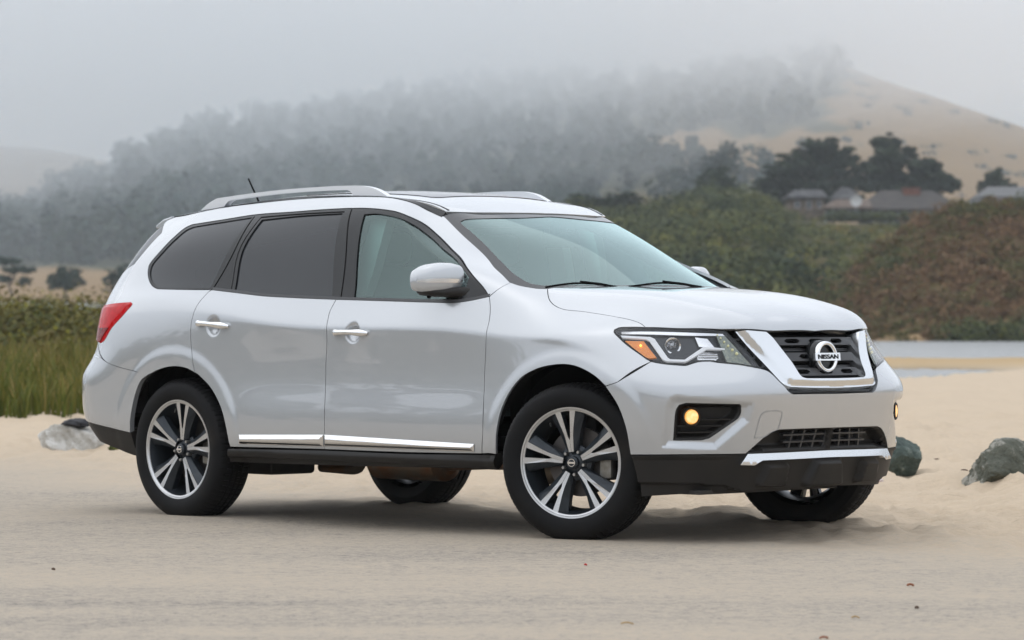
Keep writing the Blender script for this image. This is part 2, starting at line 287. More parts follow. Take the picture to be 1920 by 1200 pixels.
def panel_data(outline, ref, dk, s=.02, inset=.0, off=0., disp=None, flange=.012, holes=(), refine=(), half=False, smooth=True, hsmooth=True):
    e1, e2, d = plane(dk)
    loops = [shrink(curve_runs(outline, s) if smooth else np.array(outline, float), inset)]
    for h in holes:
        H = curve_runs(h, s) if hsmooth else np.array(h, float)
        if area2(H) < 0: H = H[::-1]
        loops.append(shrink(H, -inset) if inset else H)
    if area2(loops[0]) < 0: loops[0] = loops[0][::-1]
    lo, hi = loops[0].min(0), loops[0].max(0)
    gx = np.arange(lo[0] + s / 2, hi[0], s); gy = np.arange(lo[1] + s / 2, hi[1], s * .87)
    G = np.array([(x + (s / 2 if j % 2 else 0), y) for j, y in enumerate(gy) for x in gx]).reshape(-1, 2)
    for (a, b, r, fs) in refine:
        if len(G): G = G[np.hypot(G[:, 0] - a, G[:, 1] - b) > r]
        k = np.arange(-r, r + 1e-9, fs); X, Y = np.meshgrid(a + k, b + k); E = np.stack([X.ravel(), Y.ravel()], 1)
        G = np.concatenate([G, E[np.hypot(E[:, 0] - a, E[:, 1] - b) <= r]])
    if len(G):
        keep = inside(G, loops[0]) & (edge_dist(G, loops[0]) > .45 * s)
        for H in loops[1:]: keep &= ~inside(G, H) & (edge_dist(G, H) > .45 * s)
        G = G[keep]
    V2 = np.concatenate(loops + ([G] if len(G) else []))
    E = []; k = 0; ranges = []
    for Lp in loops:
        n = len(Lp); E += [(k + i, k + (i + 1) % n) for i in range(n)]; ranges.append((k, n)); k += n
    cv, ce, cf, ov, _, _ = delaunay_2d_cdt([Vector(p) for p in V2], E, [], 0, 1e-7)
    C = np.array([tuple(p) for p in cv]); F = [tuple(f) for f in cf if len(f) == 3]
    cen = np.array([C[list(f)].mean(0) for f in F])
    ok = inside(cen, loops[0])
    for H in loops[1:]: ok &= ~inside(cen, H)
    F = [f for f, o in zip(F, ok) if o]
    P3 = np.zeros((len(C), 3)); N3 = np.zeros((len(C), 3)); last = None; depth = None
    for i, p in enumerate(C):
        o = e1 * p[0] + e2 * p[1] - d * 6
        h = ref.ray(o, d)
        if h is None:
            best = None
            for t in np.linspace(2, 10, 161):
                r = ref.bvh.find_nearest(Vector(o + d * t))
                if best is None or r[3] < best[0]: best = (r[3], r)
            h = (np.array(best[1][0]), ref.nrm(best[1][0], best[1][2]))
        P3[i], N3[i] = h
        if N3[i] @ d > 0: N3[i] = -N3[i]
    if disp is not None:
        e = 1e-4; D0 = disp(C); ga = (disp(C + [e, 0]) - D0) / e; gb = (disp(C + [0, e]) - D0) / e
        g = ga[:, None] * e1 + gb[:, None] * e2; gt = g - (g * N3).sum(1, keepdims=True) * N3
        P3 = P3 + N3 * (D0 + off)[:, None]; N3 = N3 - gt; N3 /= np.linalg.norm(N3, axis=1, keepdims=True)
    else: P3 = P3 + N3 * off
    if half:
        c = np.abs(P3[:, 1]) < 5e-3; P3[c, 1] = 0; N3[c, 1] = 0; N3 /= np.linalg.norm(N3, axis=1, keepdims=True)
    FF = []
    for f in F:
        n = np.cross(P3[f[1]] - P3[f[0]], P3[f[2]] - P3[f[0]])
        FF.append(f if n @ N3[f[0]] > 0 else f[::-1])
    V, N = list(P3), list(N3)
    if flange:
        back = {}                                                        # where each traced vertex ended up
        for j, src in enumerate(ov):
            for q in src: back.setdefault(q, j)
        for (k, n) in ranges:
            ids = [back.get(k + i) for i in range(n)]
            for i in range(n):
                a, b = ids[i], ids[(i + 1) % n]
                if a is None or b is None or a == b: continue
                if half and abs(P3[a][1]) < 5e-3 and abs(P3[b][1]) < 5e-3: continue
                t = P3[b] - P3[a]; sd = np.cross(t, N3[a]); sd = sd / (np.linalg.norm(sd) + 1e-12)
                m = len(V)
                V += [P3[a], P3[b], P3[b] - N3[b] * flange, P3[a] - N3[a] * flange]; N += [sd] * 4
                FF.append((m, m + 3, m + 2, m + 1))
    return np.array(V), np.array(N), FF

def mesh(name, V, F, mat, parent=None, N=None, smooth=True):
    me = bpy.data.meshes.new(name); me.from_pydata([tuple(map(float, p)) for p in V], [], [tuple(int(i) for i in f) for f in F])
    if smooth: me.polygons.foreach_set('use_smooth', [True] * len(me.polygons))
    me.update()
    if N is not None: me.normals_split_custom_set_from_vertices([tuple(map(float, n)) for n in N])
    if mat is not None: me.materials.append(mat)
    o = bpy.data.objects.new(name, me); COL.objects.link(o)
    if parent is not None: o.parent = parent
    return o
MIR = np.array([1, -1, 1.])
def join_sets(*S):
    V, N, F = [], [], []; k = 0
    for v, n, f in S:
        V.append(v); N.append(n if n is not None else np.zeros_like(v)); F += [tuple(i + k for i in q) for q in f]; k += len(v)
    return np.concatenate(V), np.concatenate(N), F
def mirror_set(S):
    v, n, f = S; return v * MIR, n * MIR, [q[::-1] for q in f]

def panel(name, key, refname, dk, mat, parents, sym=False, smooth=True, **kw):
    """parents: one parent for a panel across the car, or (right, left) for a mirrored pair; returns the object(s)"""
    out = OUT[key] if isinstance(key, str) else key
    S = panel_data(out, REFS[refname], dk, half=sym, smooth=smooth, **kw)
    if sym:
        V, N, F = join_sets(S, mirror_set(S)); return mesh(name, V, F, mat, parents, N)
    if not isinstance(parents, (tuple, list)): return mesh(name, *(S[0], S[2], mat, parents, S[1]))
    r = mesh(name, S[0], S[2], mat, parents[0], S[1]); M = mirror_set(S)
    return r, mesh(name, M[0], M[2], mat, parents[1], M[1])

# ---------------- small solids
def lathe_set(prof, n, axis='y', a0=0., a1=2 * math.pi):
    """prof: (radius, axial) pairs; axial runs towards -y (outward on the right-hand side)"""
    full = abs(a1 - a0 - 2 * math.pi) < 1e-6; m = n if full else n + 1
    A = a0 + (a1 - a0) * np.arange(m) / n; P = np.array(prof, float)
    V = np.stack([np.outer(np.cos(A), P[:, 0]), np.repeat(-P[None, :, 1], m, 0), np.outer(np.sin(A), P[:, 0])], 2).reshape(-1, 3)
    k = len(P); F = []
    for i in range(n):
        j = (i + 1) % m
        for q in range(k - 1): F.append((i * k + q, i * k + q + 1, j * k + q + 1, j * k + q))
    return V, None, F
def box_set(c, h, bev=.0, rot=None):
    bm = bmesh.new(); bmesh.ops.create_cube(bm, size=2)
    for v in bm.verts: v.co = Vector((v.co.x * h[0], v.co.y * h[1], v.co.z * h[2]))
    if bev: bmesh.ops.bevel(bm, geom=list(bm.edges), offset=bev, segments=2, affect='EDGES', profile=.5)
    V = np.array([tuple(v.co) for v in bm.verts]); F = [tuple(v.index for v in f.verts) for f in bm.faces]; bm.free()
    if rot is not None: V = V @ np.array(rot.to_matrix()).T if hasattr(rot, 'to_matrix') else V
    return V + np.array(c), None, F
def tube_set(path, rad, n=10, caps=True, flat=1., up=(0, 0, 1)):
    P = np.array(path, float); R = np.broadcast_to(np.array(rad, float), (len(P),)); T = np.gradient(P, axis=0)
    V = []; F = []
    for p, t, r in zip(P, T, R):
        t = unit(t); a = np.cross(t, up); a = unit(a) if np.linalg.norm(a) > 1e-6 else np.array([1., 0, 0]); b = np.cross(a, t)
        for k in range(n):
            w = 2 * math.pi * k / n; V.append(p + a * math.cos(w) * r * flat + b * math.sin(w) * r)
    for i in range(len(P) - 1):
        for k in range(n): F.append((i * n + k, i * n + (k + 1) % n, (i + 1) * n + (k + 1) % n, (i + 1) * n + k))
    if caps: F += [tuple(range(n))[::-1], tuple((len(P) - 1) * n + k for k in range(n))]
    return np.array(V), None, F
def prism_set(poly, w0, w1, fr):
    """polygon (a,b) extruded from depth w0 to w1; fr(a,b,w) -> 3-D"""
    n = len(poly); V = [fr(a, b, w0) for a, b in poly] + [fr(a, b, w1) for a, b in poly]
    T = [tuple(t) for t in tessellate_polygon([[Vector((a, b, 0)) for a, b in poly]])]
    F = T + [tuple(i + n for i in t[::-1]) for t in T] + [(i, i + n, (i + 1) % n + n, (i + 1) % n) for i in range(n)]
    return np.array(V, float), None, F
def smoothline(P, k=8):
    P = np.array(P, float); return spl(np.arange(len(P)), P, np.linspace(0, len(P) - 1, (len(P) - 1) * k + 1))
def add(name, sets, mat, parent, smooth=True, bevel=0., flip=False, autosmooth=None):
    V, N, F = join_sets(*(sets if isinstance(sets, list) else [sets]))
    if flip: V = V * MIR; F = [q[::-1] for q in F]
    o = mesh(name, V, F, mat, parent, None, smooth)
    bm = bmesh.new(); bm.from_mesh(o.data); bmesh.ops.recalc_face_normals(bm, faces=list(bm.faces)); bm.to_mesh(o.data); bm.free()
    if smooth: o.data.set_sharp_from_angle(angle=math.radians(autosmooth or 35))
    if bevel:
        m = o.modifiers.new('bevel', 'BEVEL'); m.width = bevel; m.segments = 2; m.limit_method = 'ANGLE'; m.angle_limit = math.radians(35)
    return o
def pair(name, sets, mat, parents, **kw):
    return add(name, sets, mat, parents[0], **kw), add(name, sets, mat, parents[1], flip=True, **kw)
def empty(name, loc=(0, 0, 0), parent=None, rz=0.):
    o = bpy.data.objects.new(name, None); COL.objects.link(o); o.location = loc; o.rotation_euler = (0, 0, rz); o.empty_display_size = .1
    if parent is not None: o.parent = parent
    return o

def frame_strip(P, d): return shrink(np.array(P, float), -d * .0)
def clip_row(P, z, pad):
    xs = []
    for i in range(len(P)):
        a, b = P[i], P[(i + 1) % len(P)]
        if (a[1] > z) != (b[1] > z): xs.append(a[0] + (z - a[1]) / (b[1] - a[1]) * (b[0] - a[0]))
    return (min(xs) + pad, max(xs) - pad) if len(xs) > 1 else None
def row_end_y(P, z):
    """half width at height z of a front opening drawn on the diagonal plane"""
    s = clip_row(P, z, 0)
    if not s: return .3
    e1, e2, d = plane('D'); h = REFS['side'].ray(e1 * s[0] + e2 * z - d * 6, d)
    return abs(h[0][1]) if h else .3
def oriented(S, c, a):
    """turn a lathe (axis -y) so that its outward side looks along a, centred at c"""
    V, N, F = S; a = unit(a); q = Vector((0, -1, 0)).rotation_difference(Vector(a)); R = np.array(q.to_matrix())
    return V @ R.T + np.array(c), None, F
def ball(c, r):
    bm = bmesh.new(); bmesh.ops.create_uvsphere(bm, u_segments=12, v_segments=8, radius=r)
    V = np.array([tuple(v.co) for v in bm.verts]) + np.array(c); F = [tuple(v.index for v in f.verts) for f in bm.faces]; bm.free(); return V, None, F
def plane_pt(p, dk):
    e1, e2, d = plane(dk); h = REFS['side'].ray(e1 * p[0] + e2 * p[1] - d * 6, d); return h[0] if h else np.array([p[0], -.6, p[1]])
def side_pt(p): return plane_pt(p, 'Y')
def ring_half(outer, inner, ref, dk, off):
    """glass border: a strip between an outer and an inner outline of the right half, open at the centre"""
    O = np.array(outer, float); I = np.array(inner, float); e1, e2, d = plane(dk)
    poly = list(map(tuple, O)); S = panel_data(outer, ref, dk, s=.02, off=off, flange=0, half=True, holes=[widen_centre(inner, dk)])
    return S
def widen(P, d):
    Q = shrink(np.array(P, float), -d); return [tuple(q) if abs(p[0]) > .01 else tuple(p) for p, q in zip(P if area2(np.array(P, float)) > 0 else P[::-1], Q)]
def widen_centre(inner, dk): return [(a, (b)) if abs(a) > 1e-6 else (a + 1e-3 * 0, b) for a, b in inner]
def loft(secs, n, ex):
    V = []; F = []
    for (y, xc, zc, hx, hz) in secs:
        for k in range(n): V.append(sup_pt(xc, zc, hx, hz, 2 * math.pi * k / n, ex, y))
    m = len(secs)
    for i in range(m - 1):
        for k in range(n): F.append((i * n + k, i * n + (k + 1) % n, (i + 1) * n + (k + 1) % n, (i + 1) * n + k))
    F += [tuple(range(n))[::-1], tuple((m - 1) * n + k for k in range(n))]
    return np.array(V), F
def sup_pt(xc, zc, hx, hz, th, ex, y):
    c, s = math.cos(th), math.sin(th)
    return (xc + hx * math.copysign(abs(c)**(2 / ex), c), y, zc + hz * math.copysign(abs(s)**(2 / ex), s))
def rounded_back(x, y, z0, z1, w):
    secs = []
    V = []; n = 20; Z = np.linspace(z0, z1, 9)
    for i, z in enumerate(Z):
        f = i / 8; ww = w * (1 - .18 * f**2) * (1 if i < 8 else .86); xx = x - .16 * f
        for k in range(n):
            c, s = math.cos(2 * math.pi * k / n), math.sin(2 * math.pi * k / n)
            V.append((xx + .065 * math.copysign(abs(c)**.7, c), y + ww * math.copysign(abs(s)**.5, s), z))
    F = [(i * n + k, i * n + (k + 1) % n, (i + 1) * n + (k + 1) % n, (i + 1) * n + k) for i in range(8) for k in range(n)] + [tuple(range(n))[::-1], tuple(8 * n + k for k in range(n))]
    return np.array(V), None, F
def panel_like(a, b, c, d, y): return np.array([(p[0], y, p[1]) for p in (a, b, c, d)]), None, [(0, 1, 2, 3)]
def text_mesh(txt, size, depth):
    cu = bpy.data.curves.new('lettering', 'FONT'); cu.body = txt; cu.size = size; cu.extrude = depth; cu.offset = .0006
    o = bpy.data.objects.new('lettering', cu); COL.objects.link(o); bpy.context.view_layer.update()
    me = bpy.data.meshes.new_from_object(o.evaluated_get(bpy.context.evaluated_depsgraph_get()))
    V = np.array([tuple(v.co) for v in me.vertices]); F = [tuple(p.vertices) for p in me.polygons]
    bpy.data.objects.remove(o); bpy.data.curves.remove(cu); bpy.data.meshes.remove(me)
    return V, F


# ------------------------------------------------------------------ setting: helpers
def tag(o, label=None, cat=None, group=None, kind=None):
    if label: o['label'] = label
    if cat: o['category'] = cat
    if group: o['group'] = group
    if kind: o['kind'] = kind
    return o
def at(px, py, Y):
    """point at distance Y seen at photo coordinates (1920 x 1200)"""
    return np.array([(px - 960) / 6600 * Y, Y, CAM_H + (600 - py) / 6600 * Y])
def vnoise(x, y, seed=0):
    xi = np.floor(x).astype(np.int64); yi = np.floor(y).astype(np.int64); fx = x - xi; fy = y - yi
    fx = fx * fx * fx * (fx * (fx * 6 - 15) + 10); fy = fy * fy * fy * (fy * (fy * 6 - 15) + 10)
    def h(i, j):
        n = (i * 374761393 + j * 668265263 + seed * 974634777) & 0x7fffffff
        n = ((n ^ (n >> 13)) * 1274126177) & 0x7fffffff
        return ((n ^ (n >> 16)) & 0xffff) / 65535.
    return (h(xi, yi) * (1 - fx) + h(xi + 1, yi) * fx) * (1 - fy) + (h(xi, yi + 1) * (1 - fx) + h(xi + 1, yi + 1) * fx) * fy
def fbm(x, y, seed=0, oct=4):
    x = np.asarray(x, float); y = np.asarray(y, float); s = 0; a = .5; t = 0
    for k in range(oct): s = s + a * vnoise(x, y, seed + k); t += a; x = x * 2.03 + 7.1; y = y * 2.03 + 3.3; a *= .5
    return s / t
def raw(name, V, F, mat, attrs=None, smooth=False, parent=None):
    """fast mesh from arrays; F is (n,3) or (n,4)"""
    V = np.asarray(V, np.float32); F = np.asarray(F, np.int32); me = bpy.data.meshes.new(name); n, k = F.shape
    me.vertices.add(len(V)); me.vertices.foreach_set('co', V.ravel()); me.loops.add(n * k); me.loops.foreach_set('vertex_index', F.ravel())
    me.polygons.add(n); me.polygons.foreach_set('loop_start', np.arange(0, n * k, k, dtype=np.int32))
    me.polygons.foreach_set('use_smooth', np.full(n, smooth))
    me.update(calc_edges=True)
    for an, av in (attrs or {}).items():
        a = me.attributes.new(an, 'FLOAT', 'POINT'); a.data.foreach_set('value', np.asarray(av, np.float32))
    me.materials.append(mat); o = bpy.data.objects.new(name, me); COL.objects.link(o)
    if parent is not None: o.parent = parent
    return o
def grid_faces(nu, nv):
    i = (np.arange(nu - 1)[:, None] * nv + np.arange(nv - 1)[None, :]).ravel(); return np.stack([i, i + nv, i + nv + 1, i + 1], 1)

def ramp_material(name, stops, rough=.9, attr='tint', noise=None, spec=.2, trans=0., bump=None):
    """colour read from a per-vertex number through a ramp, broken up by noise in object space"""
    m = bpy.data.materials.new(name); m.use_nodes = True; nt = m.node_tree; b = nt.nodes['Principled BSDF']; b.inputs['Roughness'].default_value = rough; b.inputs['Specular IOR Level'].default_value = spec
    a = nt.nodes.new('ShaderNodeAttribute'); a.attribute_name = attr; r = nt.nodes.new('ShaderNodeValToRGB'); e = r.color_ramp.elements
    e[0].position, e[0].color = stops[0][0], (*stops[0][1], 1); e[1].position, e[1].color = stops[-1][0], (*stops[-1][1], 1)
    for p, c in stops[1:-1]: x = e.new(p); x.color = (*c, 1)
    src = a.outputs['Fac']; tc = nt.nodes.new('ShaderNodeTexCoord')
    for sc_, amt in (noise or []):
        n = nt.nodes.new('ShaderNodeTexNoise'); n.inputs['Scale'].default_value = sc_; n.inputs['Detail'].default_value = 5
        q = nt.nodes.new('ShaderNodeMath'); q.operation = 'MULTIPLY_ADD'; q.inputs[1].default_value = amt; nt.links.new(tc.outputs['Object'], n.inputs['Vector']); nt.links.new(n.outputs['Fac'], q.inputs[0])
        s = nt.nodes.new('ShaderNodeMath'); s.operation = 'ADD'; s.inputs[1].default_value = -amt / 2; nt.links.new(src, s.inputs[0]); nt.links.new(s.outputs[0], q.inputs[2]); src = q.outputs[0]
    nt.links.new(src, r.inputs[0]); nt.links.new(r.outputs[0], b.inputs['Base Color'])
    if bump:
        n = nt.nodes.new('ShaderNodeTexNoise'); n.inputs['Scale'].default_value = bump[0]; n.inputs['Detail'].default_value = 8; q = nt.nodes.new('ShaderNodeBump'); q.inputs['Strength'].default_value = bump[1]; q.inputs['Distance'].default_value = bump[2]
        nt.links.new(tc.outputs['Object'], n.inputs['Vector']); nt.links.new(n.outputs['Fac'], q.inputs['Height']); nt.links.new(q.outputs[0], b.inputs['Normal'])
    return m

# ------------------------------------------------------------------ sand
WATER_Z = -.25
def sand_height(x, y):
    z = .05 * (fbm(x / 9, y / 9, 3, 3) - .5)
    soft = sst((x * .9 + (y - 17.0) * .55 - .2 + 1.2 * (fbm(x / 2.5, y / 2.5, 11, 2) - .5)) / 3.2)            # loose, trodden sand lies to the right and beyond the car
    z = z + soft * (.150 * (fbm(x / .36, y / .62, 21, 4) - .47) + .095 * (fbm(x / .11, y / .22, 31, 3) - .5))
    z = z + (1 - soft) * (.012 * (fbm(x / .9, y / .5, 41, 3) - .5) + .008 * (fbm(x / .16, y / .16, 51, 3) - .5))
    near = np.exp(-(((x - 1.5) / 1.1)**2 + ((y - 18.4) / .9)**2)); z = z + .050 * near * (.6 + .8 * fbm(x / .3, y / .3, 5, 3))   # sand thrown up round the far front wheel
    z = z + .020 * np.exp(-(((x + .55) / .8)**2 + ((y - 20.2) / .8)**2))
    for (tx, ty, d) in ((.35, 17.0, 1), (-1.6, 18.95, 1)):                                                    # keep the near tyres on the surface
        w = np.exp(-(((x - tx) / .8)**2 + ((y - ty) / .8)**2)); z = z * (1 - w) + w * .006
    rut = np.exp(-((y - 13.35 - .12 * np.sin(x * .8) - .05 * x) / .16)**2) + .7 * np.exp(-((y - 12.35 + .10 * np.sin(x * .6 + 1)) / .12)**2)
    z = z - .004 * rut * sst((2.2 - x) / 2.5)
    far = sst((y - 44 - np.clip(-x, 0, 30) * .2 - 15.5 - 3.0 * np.clip(x - 7.5, 0, 6)) / 24.) * sst((x + 12) / 14.)                                 # the beach dips to the lagoon on the right
    z = z - far * .42
    bar = np.exp(-((y - 101 - .05 * x) / 9.5)**2) * sst((x - 2) / 6.)                                         # sand bar
    z = z + bar * .34
    left = sst((y - 36) / 14.) * sst((-2 - x) / 6.); z = z - .06 * left
    z = np.where(y > 150, np.minimum(z, -.6), z)
    return z
def axis(parts):
    out = []
    for a, b, n in parts: out.append(np.linspace(a, b, n, endpoint=False))
    return np.concatenate(out + [[parts[-1][1]]])
xs = axis([(-2500, -400, 8), (-400, -60, 14), (-60, -12, 26), (-12, -4.2, 60), (-4.2, 4.2, 250), (4.2, 12, 60), (12, 60, 34), (60, 400, 14), (400, 2500, 8)])
ys = axis([(-400, -40, 10), (-40, 8, 24), (8, 11, 24), (11, 22.5, 300), (22.5, 40, 130), (40, 130, 150), (130, 400, 30), (400, 3500, 14)])
gx, gy = np.meshgrid(xs, ys, indexing='ij')
gz = sand_height(gx, gy)
soft_ = sst((gx * .9 + (gy - 17.0) * .55 + 1.2 * (fbm(gx / 2.5, gy / 2.5, 11, 2) - .5)) / 4.0)
stain = fbm(gx / 2.6, gy / .8, 61, 4); streak = fbm(gx / 5., gy / .22, 71, 3)
rutm = np.exp(-((gy - 13.35 - .12 * np.sin(gx * .8) - .05 * gx) / .22)**2) + .8 * np.exp(-((gy - 12.35 + .10 * np.sin(gx * .6 + 1)) / .16)**2) + .7 * np.exp(-((gy - 11.75 + .05 * gx) / .13)**2)
dry = .30 + .55 * soft_ + .16 * (stain - .5) + .07 * (streak - .5) * (1 - soft_) - .08 * np.clip(rutm, 0, 1) * sst((1.6 - gx) / 2.5) * (1 - soft_)
wet = np.clip(1 - (gz - WATER_Z) / .13, 0, 1) * (gy > 40)
tint = np.clip(dry, 0.02, 1) * (1 - wet)
ochre = np.exp(-((gy - 101) / 11)**2) * (gx > 0)

def sand_material():
    m = ramp_material('beach_sand', [(0, (.10, .085, .065)), (.10, (.265, .240, .210)), (.30, (.425, .368, .298)), (.60, (.505, .412, .308)), (1, (.58, .465, .338))], .95, 'tint', [(1.2, .12), (7.0, .18), (26., .50), (75., .55), (220., .4)], .15, bump=(200, .6, .006))
    nt = m.node_tree; b = nt.nodes['Principled BSDF']; lk = b.inputs['Base Color'].links[0].from_socket
    a = nt.nodes.new('ShaderNodeAttribute'); a.attribute_name = 'ochre'; x = nt.nodes.new('ShaderNodeMix'); x.data_type = 'RGBA'; x.inputs[7].default_value = (.40, .27, .12, 1)
    nt.links.new(a.outputs['Fac'], x.inputs[0]); nt.links.new(lk, x.inputs[6]); nt.links.new(x.outputs[2], b.inputs['Base Color'])
    # second, coarser relief
    n = nt.nodes.new('ShaderNodeTexNoise'); n.inputs['Scale'].default_value = 26; n.inputs['Detail'].default_value = 6; q = nt.nodes.new('ShaderNodeBump'); q.inputs['Strength'].default_value = .7; q.inputs['Distance'].default_value = .025
    tc = nt.nodes.new('ShaderNodeTexCoord'); mp = nt.nodes.new('ShaderNodeMapping'); mp.inputs['Scale'].default_value = (.5, 1.3, 1)
    nt.links.new(tc.outputs['Object'], mp.inputs[0]); nt.links.new(mp.outputs[0], n.inputs['Vector']); nt.links.new(n.outputs['Fac'], q.inputs['Height'])
    nt.links.new(b.inputs['Normal'].links[0].from_node.outputs[0], q.inputs['Normal']); nt.links.new(q.outputs[0], b.inputs['Normal'])
    return m
ground = raw('sand_ground', np.stack([gx, gy, gz], 2).reshape(-1, 3), grid_faces(len(xs), len(ys)), sand_material(), {'tint': tint.ravel(), 'ochre': (ochre * .75).ravel()}, smooth=True)
tag(ground, kind='structure')

# ------------------------------------------------------------------ lagoon
def water_material():
    m = bpy.data.materials.new('lagoon_water'); m.use_nodes = True; nt = m.node_tree; b = nt.nodes['Principled BSDF']; b.inputs['Base Color'].default_value = (.22, .23, .225, 1); b.inputs['Roughness'].default_value = .22; b.inputs['Specular IOR Level'].default_value = .6
    n = nt.nodes.new('ShaderNodeTexNoise'); n.inputs['Scale'].default_value = 1.6; n.inputs['Detail'].default_value = 4; q = nt.nodes.new('ShaderNodeBump'); q.inputs['Strength'].default_value = 1.; q.inputs['Distance'].default_value = .35
    tc = nt.nodes.new('ShaderNodeTexCoord'); nt.links.new(tc.outputs['Object'], n.inputs['Vector']); nt.links.new(n.outputs['Fac'], q.inputs['Height']); nt.links.new(q.outputs[0], b.inputs['Normal']); return m
wv = np.array([(-60, 45, WATER_Z), (400, 45, WATER_Z), (400, 320, WATER_Z), (-60, 320, WATER_Z)])
tag(raw('lagoon_water', wv, np.array([(0, 1, 2, 3)]), water_material()), kind='structure')

# ------------------------------------------------------------------ terrain sheets
def terrain(name, prof, Yc, Yb, zb, mat, nu=160, nt_=50, p=1.0, jitter=1.0, back=.5, seed=1, tintf=None, Ycf=None, Ybf=None):
    """prof: (photo x, photo y) of the crest at distance Yc; the slope falls towards us to distance Yb"""
    prof = np.array(prof, float); px = np.linspace(prof[0, 0], prof[-1, 0], nu); cy = np.interp(px, prof[:, 0], prof[:, 1])
    t = np.concatenate([np.linspace(0, 1, nt_), np.linspace(1, 1 + back, 14)[1:]])
    P, T = np.meshgrid(px, t, indexing='ij'); CY = np.repeat(cy[:, None], len(t), 1)
    yc = Yc if Ycf is None else np.interp(P, *Ycf); yb = Yb if Ybf is None else np.interp(P, *Ybf)
    Y = yb + (yc - yb) * T; zc = CAM_H + (600 - CY) / 6600 * yc
    up = np.clip(T, 0, 1)**p; z = zb + (zc - zb) * up; z = np.where(T > 1, zc - (zc - zb) * .8 * (T - 1) / back, z)
    X = (P - 960) / 6600 * Y
    z = z + jitter * (fbm(X / 14, Y / 14, seed, 4) - .5) * np.clip(T * 3, 0, 1) * np.where(T > 1, 1, 1 - .6 * np.clip(T, 0, 1)**4)
    V = np.stack([X, Y, z], 2)
    tv = tintf(P, T, X, Y) if tintf else fbm(X / 8, Y / 8, seed + 9, 4)
    o = raw(name, V.reshape(-1, 3), grid_faces(nu, len(t)), mat, {'tint': tv.ravel()}, smooth=True); tag(o, kind='structure')
    def sample(pxq, tq):
        """a point of the slope at photo x and slope fraction t"""
        i = np.clip((pxq - px[0]) / (px[-1] - px[0]) * (nu - 1), 0, nu - 1.001); j = np.interp(tq, t, np.arange(len(t))); j = np.clip(j, 0, len(t) - 1.001)
        i0 = i.astype(int); j0 = j.astype(int); a = (i - i0)[:, None]; b = (j - j0)[:, None]
        return (V[i0, j0] * (1 - a) + V[i0 + 1, j0] * a) * (1 - b) + (V[i0, j0 + 1] * (1 - a) + V[i0 + 1, j0 + 1] * a) * b
    return o, sample

# ------------------------------------------------------------------ foliage: leaf clumps gathered into crowns
def leaf_cloud(C, R, n, size, seed, flat=1.0, shell=.55, smooth=0.):
    """n leaf tufts scattered through the ellipsoids C (k,3), R (k,3); returns triangles"""
    g = np.random.default_rng(seed); k = len(C); w = (R[:, 0] * R[:, 1] * R[:, 2])**(2 / 3); idx = g.choice(k, n, p=w / w.sum())
    d = g.normal(size=(n, 3)); d /= np.linalg.norm(d, axis=1, keepdims=True); rad = shell + (1 - shell) * g.random(n)**.6
    P = C[idx] + d * rad[:, None] * R[idx]
    nn = d * (.7 + .6 * smooth) + g.normal(size=(n, 3)) * (.6 - .35 * smooth); nn[:, 2] += .35; nn /= np.linalg.norm(nn, axis=1, keepdims=True)
    a = np.cross(nn, g.normal(size=(n, 3))); a /= np.linalg.norm(a, axis=1, keepdims=True) + 1e-9; b = np.cross(nn, a)
    s = size * (.6 + .8 * g.random(n))[:, None]
    V = np.stack([P - a * s - b * s * .5 * flat, P + a * s - b * s * .4 * flat, P + b * s * flat + a * s * .2, P - a * s * .5 + b * s * .7 * flat], 1).reshape(-1, 3)
    F = (np.arange(n)[:, None] * 4 + np.arange(4)[None, :])
    t = (.5 + .22 * g.normal(size=k))[idx] + .10 * g.normal(size=n)
    return V, F, np.repeat(t, 4)
def trunk_set(base, top, r0, r1, limbs=0, spread=1., seed=0, n=8):
    g = np.random.default_rng(seed); base = np.array(base, float); top = np.array(top, float); k = 6
    path = [base + (top - base) * f + np.array([g.normal() * .06, g.normal() * .06, 0]) * np.linalg.norm(top - base) * math.sin(f * math.pi) for f in np.linspace(0, 1, k)]
    S = [tube_set(path, list(np.linspace(r0, r1, k)), n)]
    for i in range(limbs):
        f = .35 + .6 * g.random(); p = base + (top - base) * f; a = g.random() * 2 * math.pi; L = spread * (.5 + .6 * g.random())
        S.append(tube_set([p, p + np.array([math.cos(a) * L * .5, math.sin(a) * L * .5, L * .25]), p + np.array([math.cos(a) * L, math.sin(a) * L, L * .40])], [r1 * .8, r1 * .5, r1 * .2], 6))
    return S

# ------------------------------------------------------------------ hills
def py_of(Z, Y): return 600 - (Z - CAM_H) / Y * 6600
scrub_ground = ramp_material('scrub_slope_soil', [(0, (.030, .036, .010)), (.35, (.070, .058, .018)), (.6, (.105, .064, .027)), (.8, (.20, .130, .065)), (1, (.28, .19, .10))], .95, 'tint', [(.35, .35), (1.7, .25)], .1, bump=(1.5, .6, .3))
hill_ground = ramp_material('hill_grass', [(0, (.035, .042, .026)), (.35, (.10, .092, .050)), (.65, (.225, .147, .072)), (1, (.30, .197, .098))], .95, 'tint', [(.02, .16), (.12, .14)], .1)
HILL = [(-2200, 575), (-700, 470), (-300, 440), (0, 408), (60, 410), (110, 372), (200, 350), (240, 304), (300, 288), (350, 273), (400, 254), (480, 240), (560, 225), (650, 208), (750, 190), (900, 172), (1100, 158), (1300, 146), (1450, 130), (1560, 116), (1600, 130), (1640, 145), (1700, 165), (1780, 190), (1850, 215), (1920, 238), (2050, 285), (2500, 420)]
